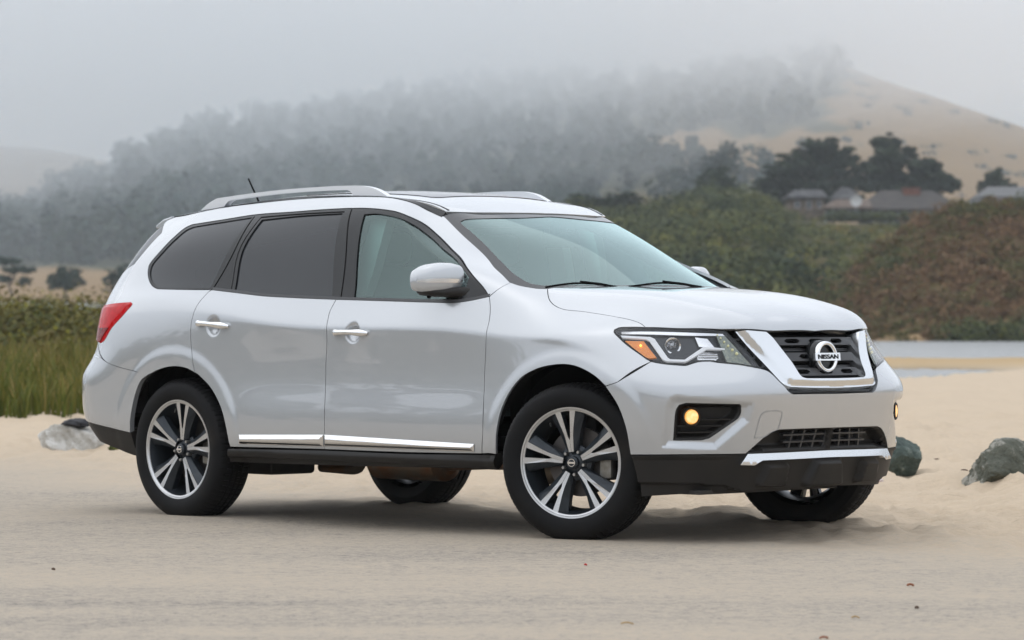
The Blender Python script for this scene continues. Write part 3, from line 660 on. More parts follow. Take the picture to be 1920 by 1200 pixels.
def hill_tan(px, py):
    """1 on open dry grass, 0 under the woods (photo position on the hill face)"""
    edge = 1558 + 26 * np.sin(py / 19.) + 16 * np.sin(py / 5.3) + 10 * np.sin(py / 2.9 + px / 9.)
    right = sst((px - edge) / 26.)
    top = 246 + 8 * np.sin(px / 31.) + 5 * np.sin(px / 12.); bot = np.interp(px, [1180, 1240, 1300, 1400, 1480, 1580], [290, 305, 322, 338, 352, 380])
    patch = sst((py - top) / 7.) * sst((bot - py) / 8.) * sst((px - 1190) / 25.) * (px < 1600)
    flats = sst((py - 497) / 9.) * sst((330 - px) / 60.)
    low = .55 * sst((py - 330) / 60.) * sst((px - 1080) / 80.) * (px < 1500)
    return np.clip(np.maximum.reduce([right, patch, flats, low]), 0, 1)
def hill_tint(P, T, X, Y):
    h = np.array(HILL, float); cy = np.interp(P, h[:, 0], h[:, 1]); yc = np.interp(P, *YCF); yb = np.interp(P, *YBF)
    zc = CAM_H + (600 - cy) / 6600 * yc; z = 3 + (zc - 3) * np.clip(T, 0, 1)**1.15
    return .12 + .72 * hill_tan(P, py_of(z, yb + (yc - yb) * T)) + .2 * (fbm(X / 30, Y / 30, 77, 4) - .5)
YCF = ([-700, 400, 1000, 2500], [700, 900, 1000, 950]); YBF = ([-700, 300, 900, 1500, 2500], [330, 400, 480, 520, 480])
hill, hill_at = terrain('wooded_hill', HILL, 1000, 480, 3., hill_ground, 340, 60, 1.15, 2.2, .5, 5, hill_tint, YCF, YBF)
terrain('far_hill', [(-3200, 594), (-1800, 430), (-900, 300), (-200, 282), (0, 272), (120, 284), (200, 300), (270, 330), (400, 420)], 980, 820, 10, hill_ground, 60, 20, 1., 3, .4, 8, lambda P, T, X, Y: .75 + 0 * P)
terrain('far_hill', [(1650, 260), (1760, 215), (1810, 196), (1850, 180), (1920, 163), (2100, 150), (2600, 140)], 1500, 1150, 10, hill_ground, 60, 20, 1., 4, .4, 9, lambda P, T, X, Y: .05 + 0 * P)
VAL = [(250, 606), (560, 460), (760, 425), (900, 410), (1000, 402), (1060, 400), (1130, 410), (1200, 402), (1260, 393), (1300, 375), (1340, 366), (1400, 370), (1440, 388), (1480, 408), (1560, 420), (1700, 418), (1800, 411), (1900, 396), (2000, 384), (2500, 375)]
valley, valley_at = terrain('scrub_hill', VAL, 450, 232, -.6, scrub_ground, 190, 50, .85, 1.6, .35, 12, lambda P, T, X, Y: np.clip(.08 + .36 * fbm(X / 18, Y / 18, 14, 4) + .12 * sst((P - 1500) / 250.), 0, .42))
BLUFF = [(1440, 652), (1480, 634), (1520, 602), (1560, 556), (1610, 506), (1650, 468), (1690, 436), (1740, 410), (1800, 394), (1860, 383), (1920, 378), (2050, 366), (2500, 352)]
def bluff_tint(P, T, X, Y): return .22 + .40 * fbm(X / 7, Y / 7, 33, 4) + .62 * sst((.34 - T) / .2) * sst((fbm(X / 4, Y / 6, 35, 3) - .45) / .2)
bluff, bluff_at = terrain('bluff', BLUFF, 262, 214, -.6, scrub_ground, 130, 60, .92, 3.4, .6, 22, bluff_tint)
# low ground all round, behind the camera too
ang = np.linspace(0, 2 * math.pi, 181); ring = []
for r, zf in ((420, 0.), (620, .6), (900, 1.), (1300, .7)):
    hh = (14 + 34 * fbm(np.cos(ang) * 3 + 9, np.sin(ang) * 3 + 9, 91, 4)) * zf
    ahead = sst((np.sin(ang) - .55) / .25); hh = hh * (1 - ahead) - 2 * ahead
    ring.append(np.stack([r * np.cos(ang), r * np.sin(ang), hh - 1.], 1))
V = np.stack(ring, 1); tag(raw('distant_hills', V.reshape(-1, 3), grid_faces(181, 4), hill_ground, {'tint': (.2 + .3 * fbm(V[..., 0] / 90, V[..., 1] / 90, 95, 3)).ravel()}, smooth=True), kind='structure')

# ------------------------------------------------------------------ vegetation in masses
def leaves(name, stops, tr=.0): return ramp_material(name, stops, .75, 'tint', [(.5, .12)], .25)
forest_leaf = leaves('forest_needles', [(0, (.020, .036, .030)), (.5, (.030, .050, .037)), (1, (.048, .068, .046))])
scrub_leaf = leaves('scrub_leaves', [(0, (.022, .034, .007)), (.30, (.065, .075, .012)), (.52, (.082, .068, .013)), (.72, (.112, .056, .021)), (1, (.17, .095, .042))])
green_leaf = leaves('bush_leaves', [(0, (.012, .026, .007)), (.45, (.056, .070, .014)), (.75, (.120, .118, .017)), (1, (.17, .120, .030))])
cypress_leaf = leaves('cypress_needles', [(0, (.008, .016, .010)), (.5, (.018, .032, .019)), (1, (.045, .062, .034))])
def merge(parts):
    V, F, T = [], [], []; k = 0
    for v, f, t in parts: V.append(v); F.append(f + k); T.append(t); k += len(v)
    return np.concatenate(V), np.concatenate(F), np.concatenate(T)
def bush(c, r, h, n, size, seed, base):
    g = np.random.default_rng(seed); k = 4
    C = np.array(c) + np.stack([g.normal(size=k) * r * .45, g.normal(size=k) * r * .45, h * (.25 + .35 * g.random(k))], 1)
    R = np.stack([r * (.55 + .3 * g.random(k)), r * (.55 + .3 * g.random(k)), h * (.38 + .2 * g.random(k))], 1)
    v, f, t = leaf_cloud(C, R, n, size, seed + 1, 1., .7, 1.); return v, f, np.clip(t * .5 + base - .25, 0, 1)
g = np.random.default_rng(101); P = []
n = 2300; px = g.uniform(-330, 1600, n); t = g.random(n)**.8 * .99 + .01; pos = hill_at(px, t); pyq = py_of(pos[:, 2], pos[:, 1])
for i in range(n):
    if px[i] > 1440 and g.random() < (px[i] - 1440) / 150.: continue
    if hill_tan(np.array([px[i]]), np.array([pyq[i]]))[0] > .34 + .26 * g.normal(): continue
    h = 6.0 * (.75 + .6 * g.random()); r = h * (.30 + .12 * g.random()); c = pos[i] - [0, 0, .4]; k = 4
    fz = np.array([.25, .5, .72, .9]); C = c + np.stack([g.normal(size=k) * r * .3, g.normal(size=k) * r * .3, fz * h], 1); R = np.stack([r * (1.0 - .55 * fz)] * 2 + [np.full(k, h * .2)], 1)
    v, f, tt = leaf_cloud(C, R, 85, .62, 1000 + i); P.append((v, f, np.clip(tt + .25 * (g.random() - .5), 0, 1)))
tag(raw('forest', *merge(P)[:2], forest_leaf, {'tint': merge(P)[2]}), kind='stuff', label='fog-veiled conifer forest covering the hillside', cat='forest')
P = []; n = 60; px = g.uniform(1580, 2200, n); t = g.uniform(.25, .97, n); pos = hill_at(px, t)
for i in range(n): P.append(bush(pos[i], 1.4 + 1.2 * g.random(), 1.2, 30, .4, 5000 + i, .45))
tag(raw('hillside_brush', *merge(P)[:2], forest_leaf, {'tint': merge(P)[2]}), kind='stuff', label='sparse dark brush dotted over the dry grass hill', cat='brush')
P = []; n = 1500; px = g.uniform(1440, 2100, n); t = g.random(n)**.9; pos = bluff_at(px, t)
for i in range(n):
    m = fbm(pos[i, 0] / 5, pos[i, 1] / 5, 55, 3) + .46 * (g.random() - .5); s = .30 + 1.0 * g.random()**2.5
    if t[i] < .16 and g.random() < .6: continue
    P.append(bush(pos[i] - [0, 0, .1], s, s * 1.05, 95, .105, 7000 + i, .12 + 1.0 * m))
tag(raw('bluff_scrub', *merge(P)[:2], scrub_leaf, {'tint': merge(P)[2]}), kind='stuff', label='rusty brown and olive scrub covering the near bluff', cat='scrub')
P = []; n = 1500; px = g.uniform(900, 2100, n); t = g.random(n)**.85 * 1.02; pos = valley_at(px, t)
for i in range(n):
    if t[i] > .88 and 1535 < px[i] < 1815: continue
    m = fbm(pos[i, 0] / 10, pos[i, 1] / 10, 57, 3); s = (.8 + 1.5 * g.random()**1.6) * (1.15 if px[i] < 1460 else .65)
    P.append(bush(pos[i] - [0, 0, .25], s, s * 1.0, 120, .16, 9000 + i, .10 + .62 * m + .14 * sst((px[i] - 1450) / 150.) + .42 * (g.random() - .5)))
tag(raw('hill_scrub', *merge(P)[:2], green_leaf, {'tint': merge(P)[2]}), kind='stuff', label='dense green coastal scrub on the slope below the houses', cat='scrub')
P = []
for i in range(150):
    q = bluff_at(np.array([g.uniform(1770, 2080)]), np.array([g.uniform(.0, .07)]))[0]; P.append(bush(q - [0, 0, .1], .5 + .5 * g.random(), .8 + .7 * g.random(), 70, .11, 18000 + i, .42))
tag(raw('shore_reeds', *merge(P)[:2], green_leaf, {'tint': merge(P)[2]}), kind='stuff', label='green reeds on the far shore at the foot of the bluff', cat='reeds')
P = []
for i in range(70):
    q = valley_at(np.array([g.uniform(1020, 1500)]), np.array([g.uniform(.05, .97)]))[0]; s = 1.8 + 1.7 * g.random(); P.append(bush(q - [0, 0, .5], s, s * .95, 420, .17, 23000 + i, .08 + .62 * g.random()))
tag(raw('hill_thicket', *merge(P)[:2], green_leaf, {'tint': merge(P)[2]}), kind='stuff', label='larger rounded thicket crowns on the green slope behind the windscreen', cat='thicket')
P = []
for i in range(60):
    q = at(g.uniform(1550, 1800), 414, 448); P.append(bush(q, .7 + .7 * g.random(), .75 + .65 * g.random(), 110, .13, 24000 + i, .12 + .35 * g.random()))
tag(raw('garden_hedge', *merge(P)[:2], green_leaf, {'tint': merge(P)[2]}), kind='stuff', label='dark garden hedge along the foot of the hill houses', cat='hedge')
# reeds along the left edge of the sand
n = 22000; X = g.uniform(-17, -1.6, n); Y = 37.2 + g.random(n)**1.3 * 21 + .6 * np.sin(X * 1.3) + .3 * np.sin(X * 4.1) + 1.4 * fbm(X / .5, X * 0, 66, 3) - .7; h = (.45 + .55 * g.random(n)) * (.54 + .38 * sst((Y - 37) / 9)); b = np.stack([X, Y, sand_height(X, Y) - .03], 1)
lean = g.normal(size=(n, 2)) * .16; w = .007 + .010 * g.random(n); th = g.random(n) * math.pi
d = np.stack([np.cos(th) * w, np.sin(th) * w, 0 * w], 1); mid = b + np.stack([lean[:, 0] * h * .4, lean[:, 1] * h * .4, h * .55], 1); top = b + np.stack([lean[:, 0] * h * 1.5, lean[:, 1] * h * 1.5, h], 1)
V = np.stack([b - d, b + d, mid + d * .8, mid - d * .8, mid + d * .8, mid - d * .8, top - d * .12, top + d * .12], 1).reshape(-1, 3)
F = np.arange(n)[:, None] * 8; F = np.concatenate([F + [0, 1, 2, 3], F + [5, 4, 7, 6]])
patch_ = fbm(X / 1.6, Y / 5, 44, 3); tb = np.clip(.15 + .75 * patch_ + .22 * g.normal(size=n), 0, 1); hh = np.array([0, 0, .45, .45, .45, .45, 1, 1]) * .22
reed_leaf = ramp_material('reed_blades', [(0, (.050, .068, .008)), (.4, (.082, .104, .012)), (.7, (.15, .130, .022)), (1, (.32, .22, .08))], .7, 'tint', None, .25)
tag(raw('reeds', V, F, reed_leaf, {'tint': np.clip(tb[:, None] * .85 + hh[None], 0, 1).ravel()}), kind='stuff', label='tall green and straw reeds at the edge of the sand', cat='reeds')
P = []; n = 900; X = g.uniform(-26, 1.5, n); Y = 59 + 30 * g.random(n)
for i in range(n):
    s = .45 + .55 * g.random(); z = -.1 + .55 * sst((Y[i] - 58) / 22.); m = fbm(X[i] / 4, Y[i] / 4, 58, 3)
    P.append(bush((X[i], Y[i], z), s * 1.1, s * 1.15 + .30 * sst((Y[i] - 60) / 20), 210, .045, 12000 + i, .18 + .75 * m + .15 * (g.random() - .5)))
tag(raw('marsh_scrub', *merge(P)[:2], ramp_material('marsh_scrub_leaves', [(0, (.022, .030, .008)), (.35, (.070, .078, .014)), (.60, (.105, .082, .022)), (.74, (.17, .16, .012)), (1, (.18, .13, .035))], .75, 'tint', [(3., .15)], .25), {'tint': merge(P)[2]}), kind='stuff', label='olive and yellow-green marsh scrub behind the reeds', cat='scrub')
P = []  # scrub out of view, added to darken the band mirrored in the doors
for i in range(110):
    P.append(bush((-36 - 14 * g.random(), -60 + 105 * g.random(), -.2), 1.8 + g.random(), 2.6 + 1.6 * g.random(), 60, .38, 15000 + i, .35))
for i in range(60):
    P.append(bush((-40 + 100 * g.random(), -70 - 15 * g.random(), -.2), 2.2 + g.random(), 2.2 + 1.2 * g.random(), 60, .4, 15500 + i, .35))
tag(raw('unseen_scrub', *merge(P)[:2], green_leaf, {'tint': merge(P)[2]}), kind='stuff', label='dark unseen scrub added for the reflections in the car', cat='scrub')

# ------------------------------------------------------------------ single trees
bark = principled('bark', (.06, .05, .04), .9, noise=(2., (.10, .085, .07), .4, .6))
def tree(name, label, cat, Y, px0, px1, py_top, py_base, pads, leaf, group=None, n=900, size=.35, seed=1, limbs=5, trunk_px=None, trunk_r=.35):
    """pads: crown masses in photo units relative to the crown box (fx 0..1, fy 0..1 from the top, rx, ry)"""
    base = at(trunk_px if trunk_px else (px0 + px1) / 2, py_base, Y); s = Y / 6600.; w = (px1 - px0) * s; h = (py_base - py_top) * s
    root = empty(name, tuple(base)); tag(root, label, cat, group)
    x0 = at(px0, py_top, Y)[0] - base[0]; g = np.random.default_rng(seed); C = []; R = []
    for fx, fy, rx, ry in pads:
        C.append((x0 + fx * w, g.normal() * w * .12, h * (1 - fy))); R.append((rx * w, rx * w * .9, ry * h))
    C = np.array(C); R = np.array(R)
    # ragged sub-clumps on every mass
    k = 22; idx = np.repeat(np.arange(len(C)), k); d = g.normal(size=(len(idx), 3)); d /= np.linalg.norm(d, axis=1, keepdims=True)
    C2 = np.concatenate([C, C[idx] + d * R[idx] * g.uniform(.75, 1.15, (len(idx), 1))]); R2 = np.concatenate([R * .8, R[idx] * g.uniform(.14, .30, (len(idx), 1)) * np.array([1.25, 1.25, .75])])
    v, f, t = leaf_cloud(C2, R2, n, size, seed + 3, .55, .35, .5); raw('crown', v, f, leaf, {'tint': np.clip(t, 0, 1)}, parent=root)
    top = (x0 + np.mean([p[0] for p in pads]) * w, 0, h * .8); add('trunk', trunk_set((0, 0, -.8), top, trunk_r, trunk_r * .35, limbs, w * .35, seed), bark, root)
    return root
cyp = 'cypress trees behind the houses'
tree('cypress_tree', 'wide flat-layered dark cypress, largest of the group behind the stone house', 'tree', 478, 1408, 1632, 250, 402, [(.58, .16, .14, .11), (.42, .30, .20, .12), (.70, .30, .20, .14), (.30, .48, .22, .12), (.62, .48, .30, .15), (.16, .66, .16, .10), (.48, .68, .34, .14), (.82, .62, .18, .16), (.20, .82, .16, .08), (.60, .84, .28, .09)], cypress_leaf, cyp, 15000, .34, 31, 10, 1520, .55)
tree('cypress_tree', 'tall rounded dark cypress, middle one of the group, above the brick chimney', 'tree', 482, 1600, 1735, 250, 398, [(.45, .14, .20, .14), (.50, .34, .36, .18), (.42, .55, .42, .20), (.62, .74, .38, .18)], cypress_leaf, cyp, 9500, .34, 33, 6, 1670, .5)
tree('cypress_tree', 'drooping dark cypress at the right end of the group, over the grey roof', 'tree', 486, 1695, 1800, 290, 396, [(.30, .22, .30, .20), (.52, .38, .34, .20), (.72, .50, .26, .15), (.40, .66, .40, .20), (.86, .58, .14, .09)], cypress_leaf, cyp, 7500, .34, 35, 6, 1725, .45)
tree('round_tree', 'small domed dark tree left of the wide cypress, above the scrub', 'tree', 470, 1304, 1388, 312, 372, [(.50, .30, .34, .26), (.35, .60, .34, .28), (.70, .60, .30, .26), (.12, .74, .14, .14)], cypress_leaf, None, 1300, .38, 37, 4, None, .3)
tree('hill_tree', 'hazy lone tree on the pale grass strip of the hill', 'tree', 760, 1284, 1314, 254, 290, [(.5, .35, .40, .32), (.45, .65, .42, .28)], forest_leaf, None, 500, .5, 39, 3, None, .3)
tree('hill_tree', 'hazy spreading tree below the pale grass strip, left of the cypress', 'tree', 640, 1312, 1392, 266, 345, [(.65, .18, .22, .18), (.48, .38, .36, .20), (.60, .62, .40, .22), (.25, .70, .24, .18)], forest_leaf, None, 1100, .5, 41, 3, None, .3)
tree('hill_tree', 'tiny conical tree standing alone high on the dry slope', 'tree', 840, 1604, 1622, 230, 256, [(.5, .35, .3, .3), (.5, .68, .45, .28)], forest_leaf, None, 300, .42, 43, 2, None, .2)
tree('hill_tree', 'small dim tree low on the dry slope, over the middle cypress', 'tree', 800, 1578, 1598, 254, 274, [(.5, .5, .45, .4)], forest_leaf, None, 250, .42, 45, 2, None, .2)
tree('round_tree', 'lone spiky-topped dark tree at the right, behind the pale roof', 'tree', 500, 1836, 1898, 316, 372, [(.50, .30, .30, .26), (.30, .60, .32, .28), (.70, .60, .32, .28)], cypress_leaf, None, 1100, .38, 47, 4, None, .3)
row = 'dark trees behind the car roof'
tree('round_tree', 'dark bushy tree behind the front edge of the car roof', 'tree', 430, 1062, 1130, 362, 405, [(.40, .35, .36, .3), (.70, .55, .34, .32), (.2, .65, .26, .26)], cypress_leaf, row, 1000, .36, 49, 4, None, .3)
tree('round_tree', 'broad dark tree right of the one behind the car roof', 'tree', 432, 1120, 1208, 358, 405, [(.35, .42, .34, .3), (.66, .36, .34, .3), (.50, .66, .44, .26)], cypress_leaf, row, 1100, .36, 51, 4, None, .3)
tree('flat_tree', 'open flat-topped grey-green tree at the far left edge', 'tree', 345, -25, 64, 476, 548, [(.40, .18, .40, .10), (.65, .42, .34, .09), (.25, .62, .30, .10), (.80, .70, .16, .10)], forest_leaf, None, 900, .22, 53, 6, None, .16)
tree('round_tree', 'low rounded dark tree on the tan flat, left of the tail light', 'tree', 345, 90, 156, 499, 548, [(.50, .32, .36, .28), (.30, .62, .32, .3), (.70, .62, .34, .3)], forest_leaf, None, 900, .24, 55, 4, None, .2)
tree('round_tree', 'dark tree partly hidden by the rear corner of the car', 'tree', 350, 194, 270, 492, 552, [(.50, .34, .36, .28), (.30, .62, .32, .3), (.70, .62, .34, .3)], forest_leaf, None, 900, .24, 57, 4, None, .2)

# ------------------------------------------------------------------ houses on the hill
_pr = principled
def principled_matte(*a, **k): k.setdefault('spec', .12); return _pr(*a, **k)
H = {'roof': principled_matte('weathered_shingles', (.060, .056, .055), .85, noise=(1.2, (.085, .075, .068), .4, .65)), 'roof_brown': principled_matte('brown_shingles', (.11, .078, .06), .85, noise=(1.2, (.16, .13, .11), .4, .65)), 'roof_pale': principled_matte('pale_roofing', (.13, .13, .13), .7, noise=(1.5, (.15, .15, .15), .4, .6)), 'dark_roof': principled_matte('dark_shingles', (.045, .045, .05), .8, noise=(1.5, (.11, .11, .11), .4, .6)),
     'wall': principled_matte('grey_boards', (.16, .175, .18), .8, noise=(1., (.28, .29, .29), .4, .6)), 'stone': principled_matte('brown_stone', (.12, .095, .075), .9, noise=(1.5, (.20, .15, .11), .4, .6)), 'green': principled_matte('green_paint', (.15, .20, .175), .7), 'brick': principled_matte('red_brick', (.20, .085, .06), .85, noise=(2.5, (.16, .07, .05), .4, .6)),
     'glass': principled('window_glass', (.05, .055, .06), .1, spec=.8), 'frame': principled_matte('white_frame', (.50, .50, .49), .5), 'cream': principled_matte('cream_plaster', (.55, .48, .36), .8, noise=(1., (.48, .42, .32), .4, .6))}
def rect(px0, px1, py0, py1, Y, thick):
    a = at(px0, py1, Y); b = at(px1, py0, Y); return box_set(((a[0] + b[0]) / 2, Y + thick / 2, (a[2] + b[2]) / 2), ((b[0] - a[0]) / 2, thick / 2, (b[2] - a[2]) / 2))
def house(name, label, Y, deep, wall, roof, eave, ridge, wmat, rmat, windows, chimney=None, gable=False):
    """wall (px0, px1, py_top, py_bottom); eave (px0, px1, py); ridge (px0, px1, py)"""
    o = empty(name, tuple(at((wall[0] + wall[1]) / 2, wall[3], Y))); tag(o, label, 'house', 'houses on the hill'); b = np.array(o.location)
    def put(nm, S, m, par=None, **k):
        S = S if isinstance(S, list) else [S]; return add(nm, [(v - b, n, f) for v, n, f in S], m, par or o, smooth=False, **k)
    w = put('wall', rect(wall[0], wall[1], wall[2], wall[3], Y, deep), wmat)
    e0, e1 = at(eave[0], eave[2], Y - .9), at(eave[1], eave[2], Y - .9); r0, r1 = at(ridge[0], ridge[2], Y + deep / 2), at(ridge[1], ridge[2], Y + deep / 2)
    V = np.array([e0, e1, (e1[0], Y + deep + .9, e1[2]), (e0[0], Y + deep + .9, e0[2]), r0, r1]); V2 = np.concatenate([V, V[:4] - [0, 0, .28]])
    rf = put('roof', (V2, None, [(0, 1, 5, 4), (1, 2, 5), (2, 3, 4, 5), (3, 0, 4), (6, 7, 1, 0), (7, 8, 2, 1), (8, 9, 3, 2), (9, 6, 0, 3), (9, 8, 7, 6)]), rmat)
    for (a0, a1, c0, c1) in windows:
        fr = put('window', rect(a0, a1, c0, c1, Y - .06, .06), H['frame']); put('pane', rect(a0 + 1.2, a1 - 1.2, c0 + 1, c1 - 1, Y - .09, .03), H['glass'], fr)
    if chimney:
        c = chimney; ch = put('chimney', rect(c[0], c[1], c[2], c[3], Y + deep * .35, 1.6), H['brick'], rf); put('chimney_cap', rect(c[0] - 2, c[1] + 2, c[2] - 1.5, c[2], Y + deep * .35 - .15, 1.9), H['brick'], rf)
    return o
house('long_house', 'long grey-roofed house with a broad red brick chimney', 456, 9, (1600, 1795, 388, 416), None, (1610, 1812), (1655, 1752, 356), H['wall'], H['roof'], [], None) if False else None
house('long_house', 'long grey-roofed house with a broad red brick chimney', 456, 9, (1622, 1790, 388, 418), None, (1606, 1812, 391), (1652, 1748, 357), H['wall'], H['roof'], [(1632, 1650, 393, 404), (1656, 1666, 393, 410), (1700, 1716, 393, 404), (1722, 1732, 392, 404), (1740, 1766, 393, 402)], (1694, 1725, 353, 376))
house('low_wing_house', 'low brown-roofed wing with green gable behind the white dish', 452, 6, (1556, 1612, 386, 414), None, (1546, 1636, 388), (1566, 1630, 374), H['green'], H['roof_brown'], [(1562, 1574, 391, 400), (1584, 1600, 391, 402)])
house('stone_house', 'brown stone house under the wide cypress', 460, 8, (1482, 1546, 366, 412), None, (1476, 1552, 368), (1490, 1540, 356), H['stone'], H['dark_roof'], [(1490, 1500, 376, 390), (1512, 1522, 376, 392), (1532, 1540, 376, 390)])
house('gabled_house', 'small dark gable roof rising behind the white dish', 470, 8, (1568, 1612, 368, 400), None, (1560, 1618, 372), (1576, 1592, 351), H['wall'], H['dark_roof'], [(1600, 1610, 374, 384)])
house('ridge_house', 'low dark-roofed house at the right on the bluff top', 458, 8, (1806, 1900, 383, 410), None, (1796, 1915, 384), (1830, 1880, 372), H['wall'], H['dark_roof'], [(1820, 1834, 387, 395), (1850, 1866, 387, 395)])
house('pale_roof_house', 'pale-roofed house at the far right below the lone spiky tree', 468, 8, (1850, 1945, 366, 400), None, (1836, 1960, 368), (1852, 1932, 350), H['cream'], H['roof_pale'], [(1866, 1882, 371, 381), (1898, 1914, 371, 381)])
house('cottage', 'tiny cream cottage between the chimney and the pale-roofed house', 490, 6, (1738, 1762, 346, 380), None, (1734, 1766, 350), (1744, 1756, 342), H['cream'], H['roof_brown'], [(1744, 1752, 354, 362)])
d0 = at(1605, 377, 450); dish = empty('satellite_dish', tuple(d0)); tag(dish, 'white round dish standing in front of the brown-roofed wing', 'dish')
add('dish_bowl', oriented(lathe_set([(0, 0), (.35, .03), (.62, .10), (.74, .16), (.74, .13), (.60, .06), (0, -.04)], 24), (0, 0, 0), (0, -1, .12)), H['frame'], dish); add('dish_post', tube_set([(0, .15, -.1), (0, .3, -2.6)], .07, 8), H['wall'], dish)
p0 = at(1803, 408, 452); pole = empty('utility_pole', tuple(p0)); tag(pole, 'thin grey utility pole beside the long grey roof', 'pole')
add('pole_shaft', tube_set([(0, 0, -.5), (0, 0, 3.3)], [.12, .09], 8), H['wall'], pole); add('crossarm', box_set((0, 0, 2.9), (.7, .06, .06)), H['wall'], pole)

# ------------------------------------------------------------------ rocks and small things on the sand
def rock(name, label, c, r, seed, mat, sub=4, cut=(), parent=None):
    bm = bmesh.new(); bmesh.ops.create_icosphere(bm, subdivisions=sub, radius=1); V = np.array([tuple(v.co) for v in bm.verts]); F = np.array([[v.index for v in f.verts] for f in bm.faces]); bm.free()
    g = np.random.default_rng(seed); D = V.copy(); m = np.ones(len(V)) * 1.05
    for _ in range(16):                                                   # chip flat faces off a ball
        nrm = g.normal(size=3); nrm /= np.linalg.norm(nrm); h = g.uniform(.62, .88); q = D @ nrm; m = np.where(q > 1e-3, np.minimum(m, h / np.maximum(q, 1e-3)), m)
    V = D * m[:, None]; nz = fbm(V[:, 0] * 2.2 + V[:, 2] * 1.3 + 9, V[:, 1] * 2.2 + V[:, 2] * .9 + 5, seed, 4) - .5; fz = fbm(V[:, 0] * 8 + V[:, 2] * 5 + 9, V[:, 1] * 8 - V[:, 2] * 4 + 5, seed + 3, 3) - .5
    V = V * (1 + .22 * nz + .13 * fz + .06 * (fbm(V[:, 0] * 19 + V[:, 2] * 13, V[:, 1] * 19 - V[:, 2] * 11, seed + 7, 2) - .5))[:, None]; V = V * np.array(r); o = raw(name, V, F, mat, {'tint': np.clip(.5 + nz * .9 + fz * .5, 0, 1)}, smooth=True); o.location = c; o.data.set_sharp_from_angle(angle=math.radians(50))
    if label: tag(o, label, 'rock')
    return o
def veined(name, a, b, c, sc_):
    m = ramp_material(name, [(0, a), (.55, b), (.72, c), (1, c)], .85, 'tint', [(sc_, .5), (sc_ * 4, .45), (sc_ * 14, .35)], .25, bump=(sc_ * 8, 1., .02)); return m
green_stone = veined('green_serpentine', (.030, .046, .042), (.085, .110, .098), (.20, .23, .20), 6.)
white_stone = veined('white_boulder', (.22, .20, .16), (.42, .40, .36), (.58, .57, .54), 4.)
grey_stone = veined('grey_green_rock', (.045, .050, .038), (.12, .125, .10), (.34, .33, .29), 6.)
c = at(134, 832, 28.3); rock('boulder', 'pale veined boulder behind the rear bumper with a black bag on top', (c[0], 28.5, .07), (.27, .22, .165), 3, white_stone)
c = at(188, 838, 28.9); rock('boulder', 'smaller buff boulder touching the pale veined one, behind the rear bumper', (c[0], 29.0, .06), (.13, .15, .13), 8, white_stone)
c = at(1702, 893, 23.7); rock('boulder', 'blocky blue-green rock just right of the front bumper', (c[0] - .02, 23.9, .115), (.155, .16, .17), 14, green_stone)
c = at(1905, 905, 22.2); rock('boulder', 'rough grey-green rock with pale crust, cut by the right edge of the picture', (c[0] + .02, 22.55, .06), (.37, .26, .215), 21, grey_stone, 5)
def crumple(name, label, cat, c, r, mat, seed, flat=1., tintv=.5):
    bm = bmesh.new(); bmesh.ops.create_icosphere(bm, subdivisions=4, radius=1); V = np.array([tuple(v.co) for v in bm.verts]); F = np.array([[v.index for v in f.verts] for f in bm.faces]); bm.free()
    q = fbm(V[:, 0] * 2.5 + 4 + V[:, 2], V[:, 1] * 2.5 + 8 - V[:, 2], seed, 4) - .5; V = V * (1 + .55 * q)[:, None] * np.array(r); o = raw(name, V, F, mat, smooth=True); o.location = c; return tag(o, label, cat)
crumple('bag', 'crumpled black bag lying on the pale boulder', 'bag', (at(138, 797, 28.3)[0], 28.45, .215), (.115, .10, .038), principled('black_cloth', (.012, .012, .016), .7), 5)
crumple('cloth', 'faded pink and white rag on the sand behind the front bumper', 'rag', (at(1632, 915, 22.)[0], 22.3, .035), (.105, .09, .018), principled('pink_rag', (.52, .22, .24), .9, noise=(14, (.70, .62, .60), .5, .62)), 6)
P = []
for i in range(26): P.append(bush((at(205 + 40 * g.random(), 850, 28.0)[0], 27.9 + .5 * g.random(), .0), .05, .06, 26, .02, 20000 + i, .42))
plant = raw('beach_plant', *merge(P)[:2], green_leaf, {'tint': merge(P)[2]}); tag(plant, 'low green beach plant beside the pale boulder', 'plant')
twig = principled('driftwood', (.10, .065, .045), .9); leafy = principled('dry_leaf', (.26, .10, .05), .8); redm = principled('red_scrap', (.45, .03, .03), .6); pale = principled('straw', (.40, .27, .12), .8)
for nm, lab, px, py, L, r, ax, m in (('twig', 'short dark twig right of the blue-green rock', 1759, 868, .080, .004, .1, twig), ('twig', 'brown chip on the sand below the big right-hand rocks', 1707, 1095, .030, .005, .3, leafy), ('twig', 'dark pebble-like chip near the lower right corner', 1719, 1140, .018, .005, .9, twig), ('twig', 'brown leaf scrap at the bottom edge, right of centre', 1545, 1194, .035, .004, .5, leafy), ('twig', 'curved straw stem at the bottom below the front wheel', 1176, 1168, .045, .003, .1, pale), ('twig', 'tiny red scrap on the sand below the front wheel', 1098, 1056, .011, .004, .4, redm), ('twig', 'pale straw stem at the lower right', 1604, 1155, .03, .003, .2, pale), ('twig', 'dark crumb on the sand at the lower left', 100, 1066, .012, .005, .2, twig), ('twig', 'dark chip left of the big right-hand rocks', 1808, 902, .045, .012, .0, twig), ('twig', 'dark seed pod above the blue-green rock', 1762, 858, .022, .009, .7, twig)):
    Y = CAM_H * 6600 / (py - 600); X = (px - 960) / 6600 * Y; z = float(sand_height(np.array([X]), np.array([Y]))[0])
    o = add(nm, tube_set(smoothline([(-L / 2, 0, .006), (-L * .15, L * .05, .010), (L * .2, -L * .03, .009), (L / 2, L * .04, .004)], 3), [r * .6] + [r] * 8 + [r * .5], 6) if True else None, m, None); o.location = (X, Y, z); o.rotation_euler = (0, 0, ax); tag(o, lab, 'debris')

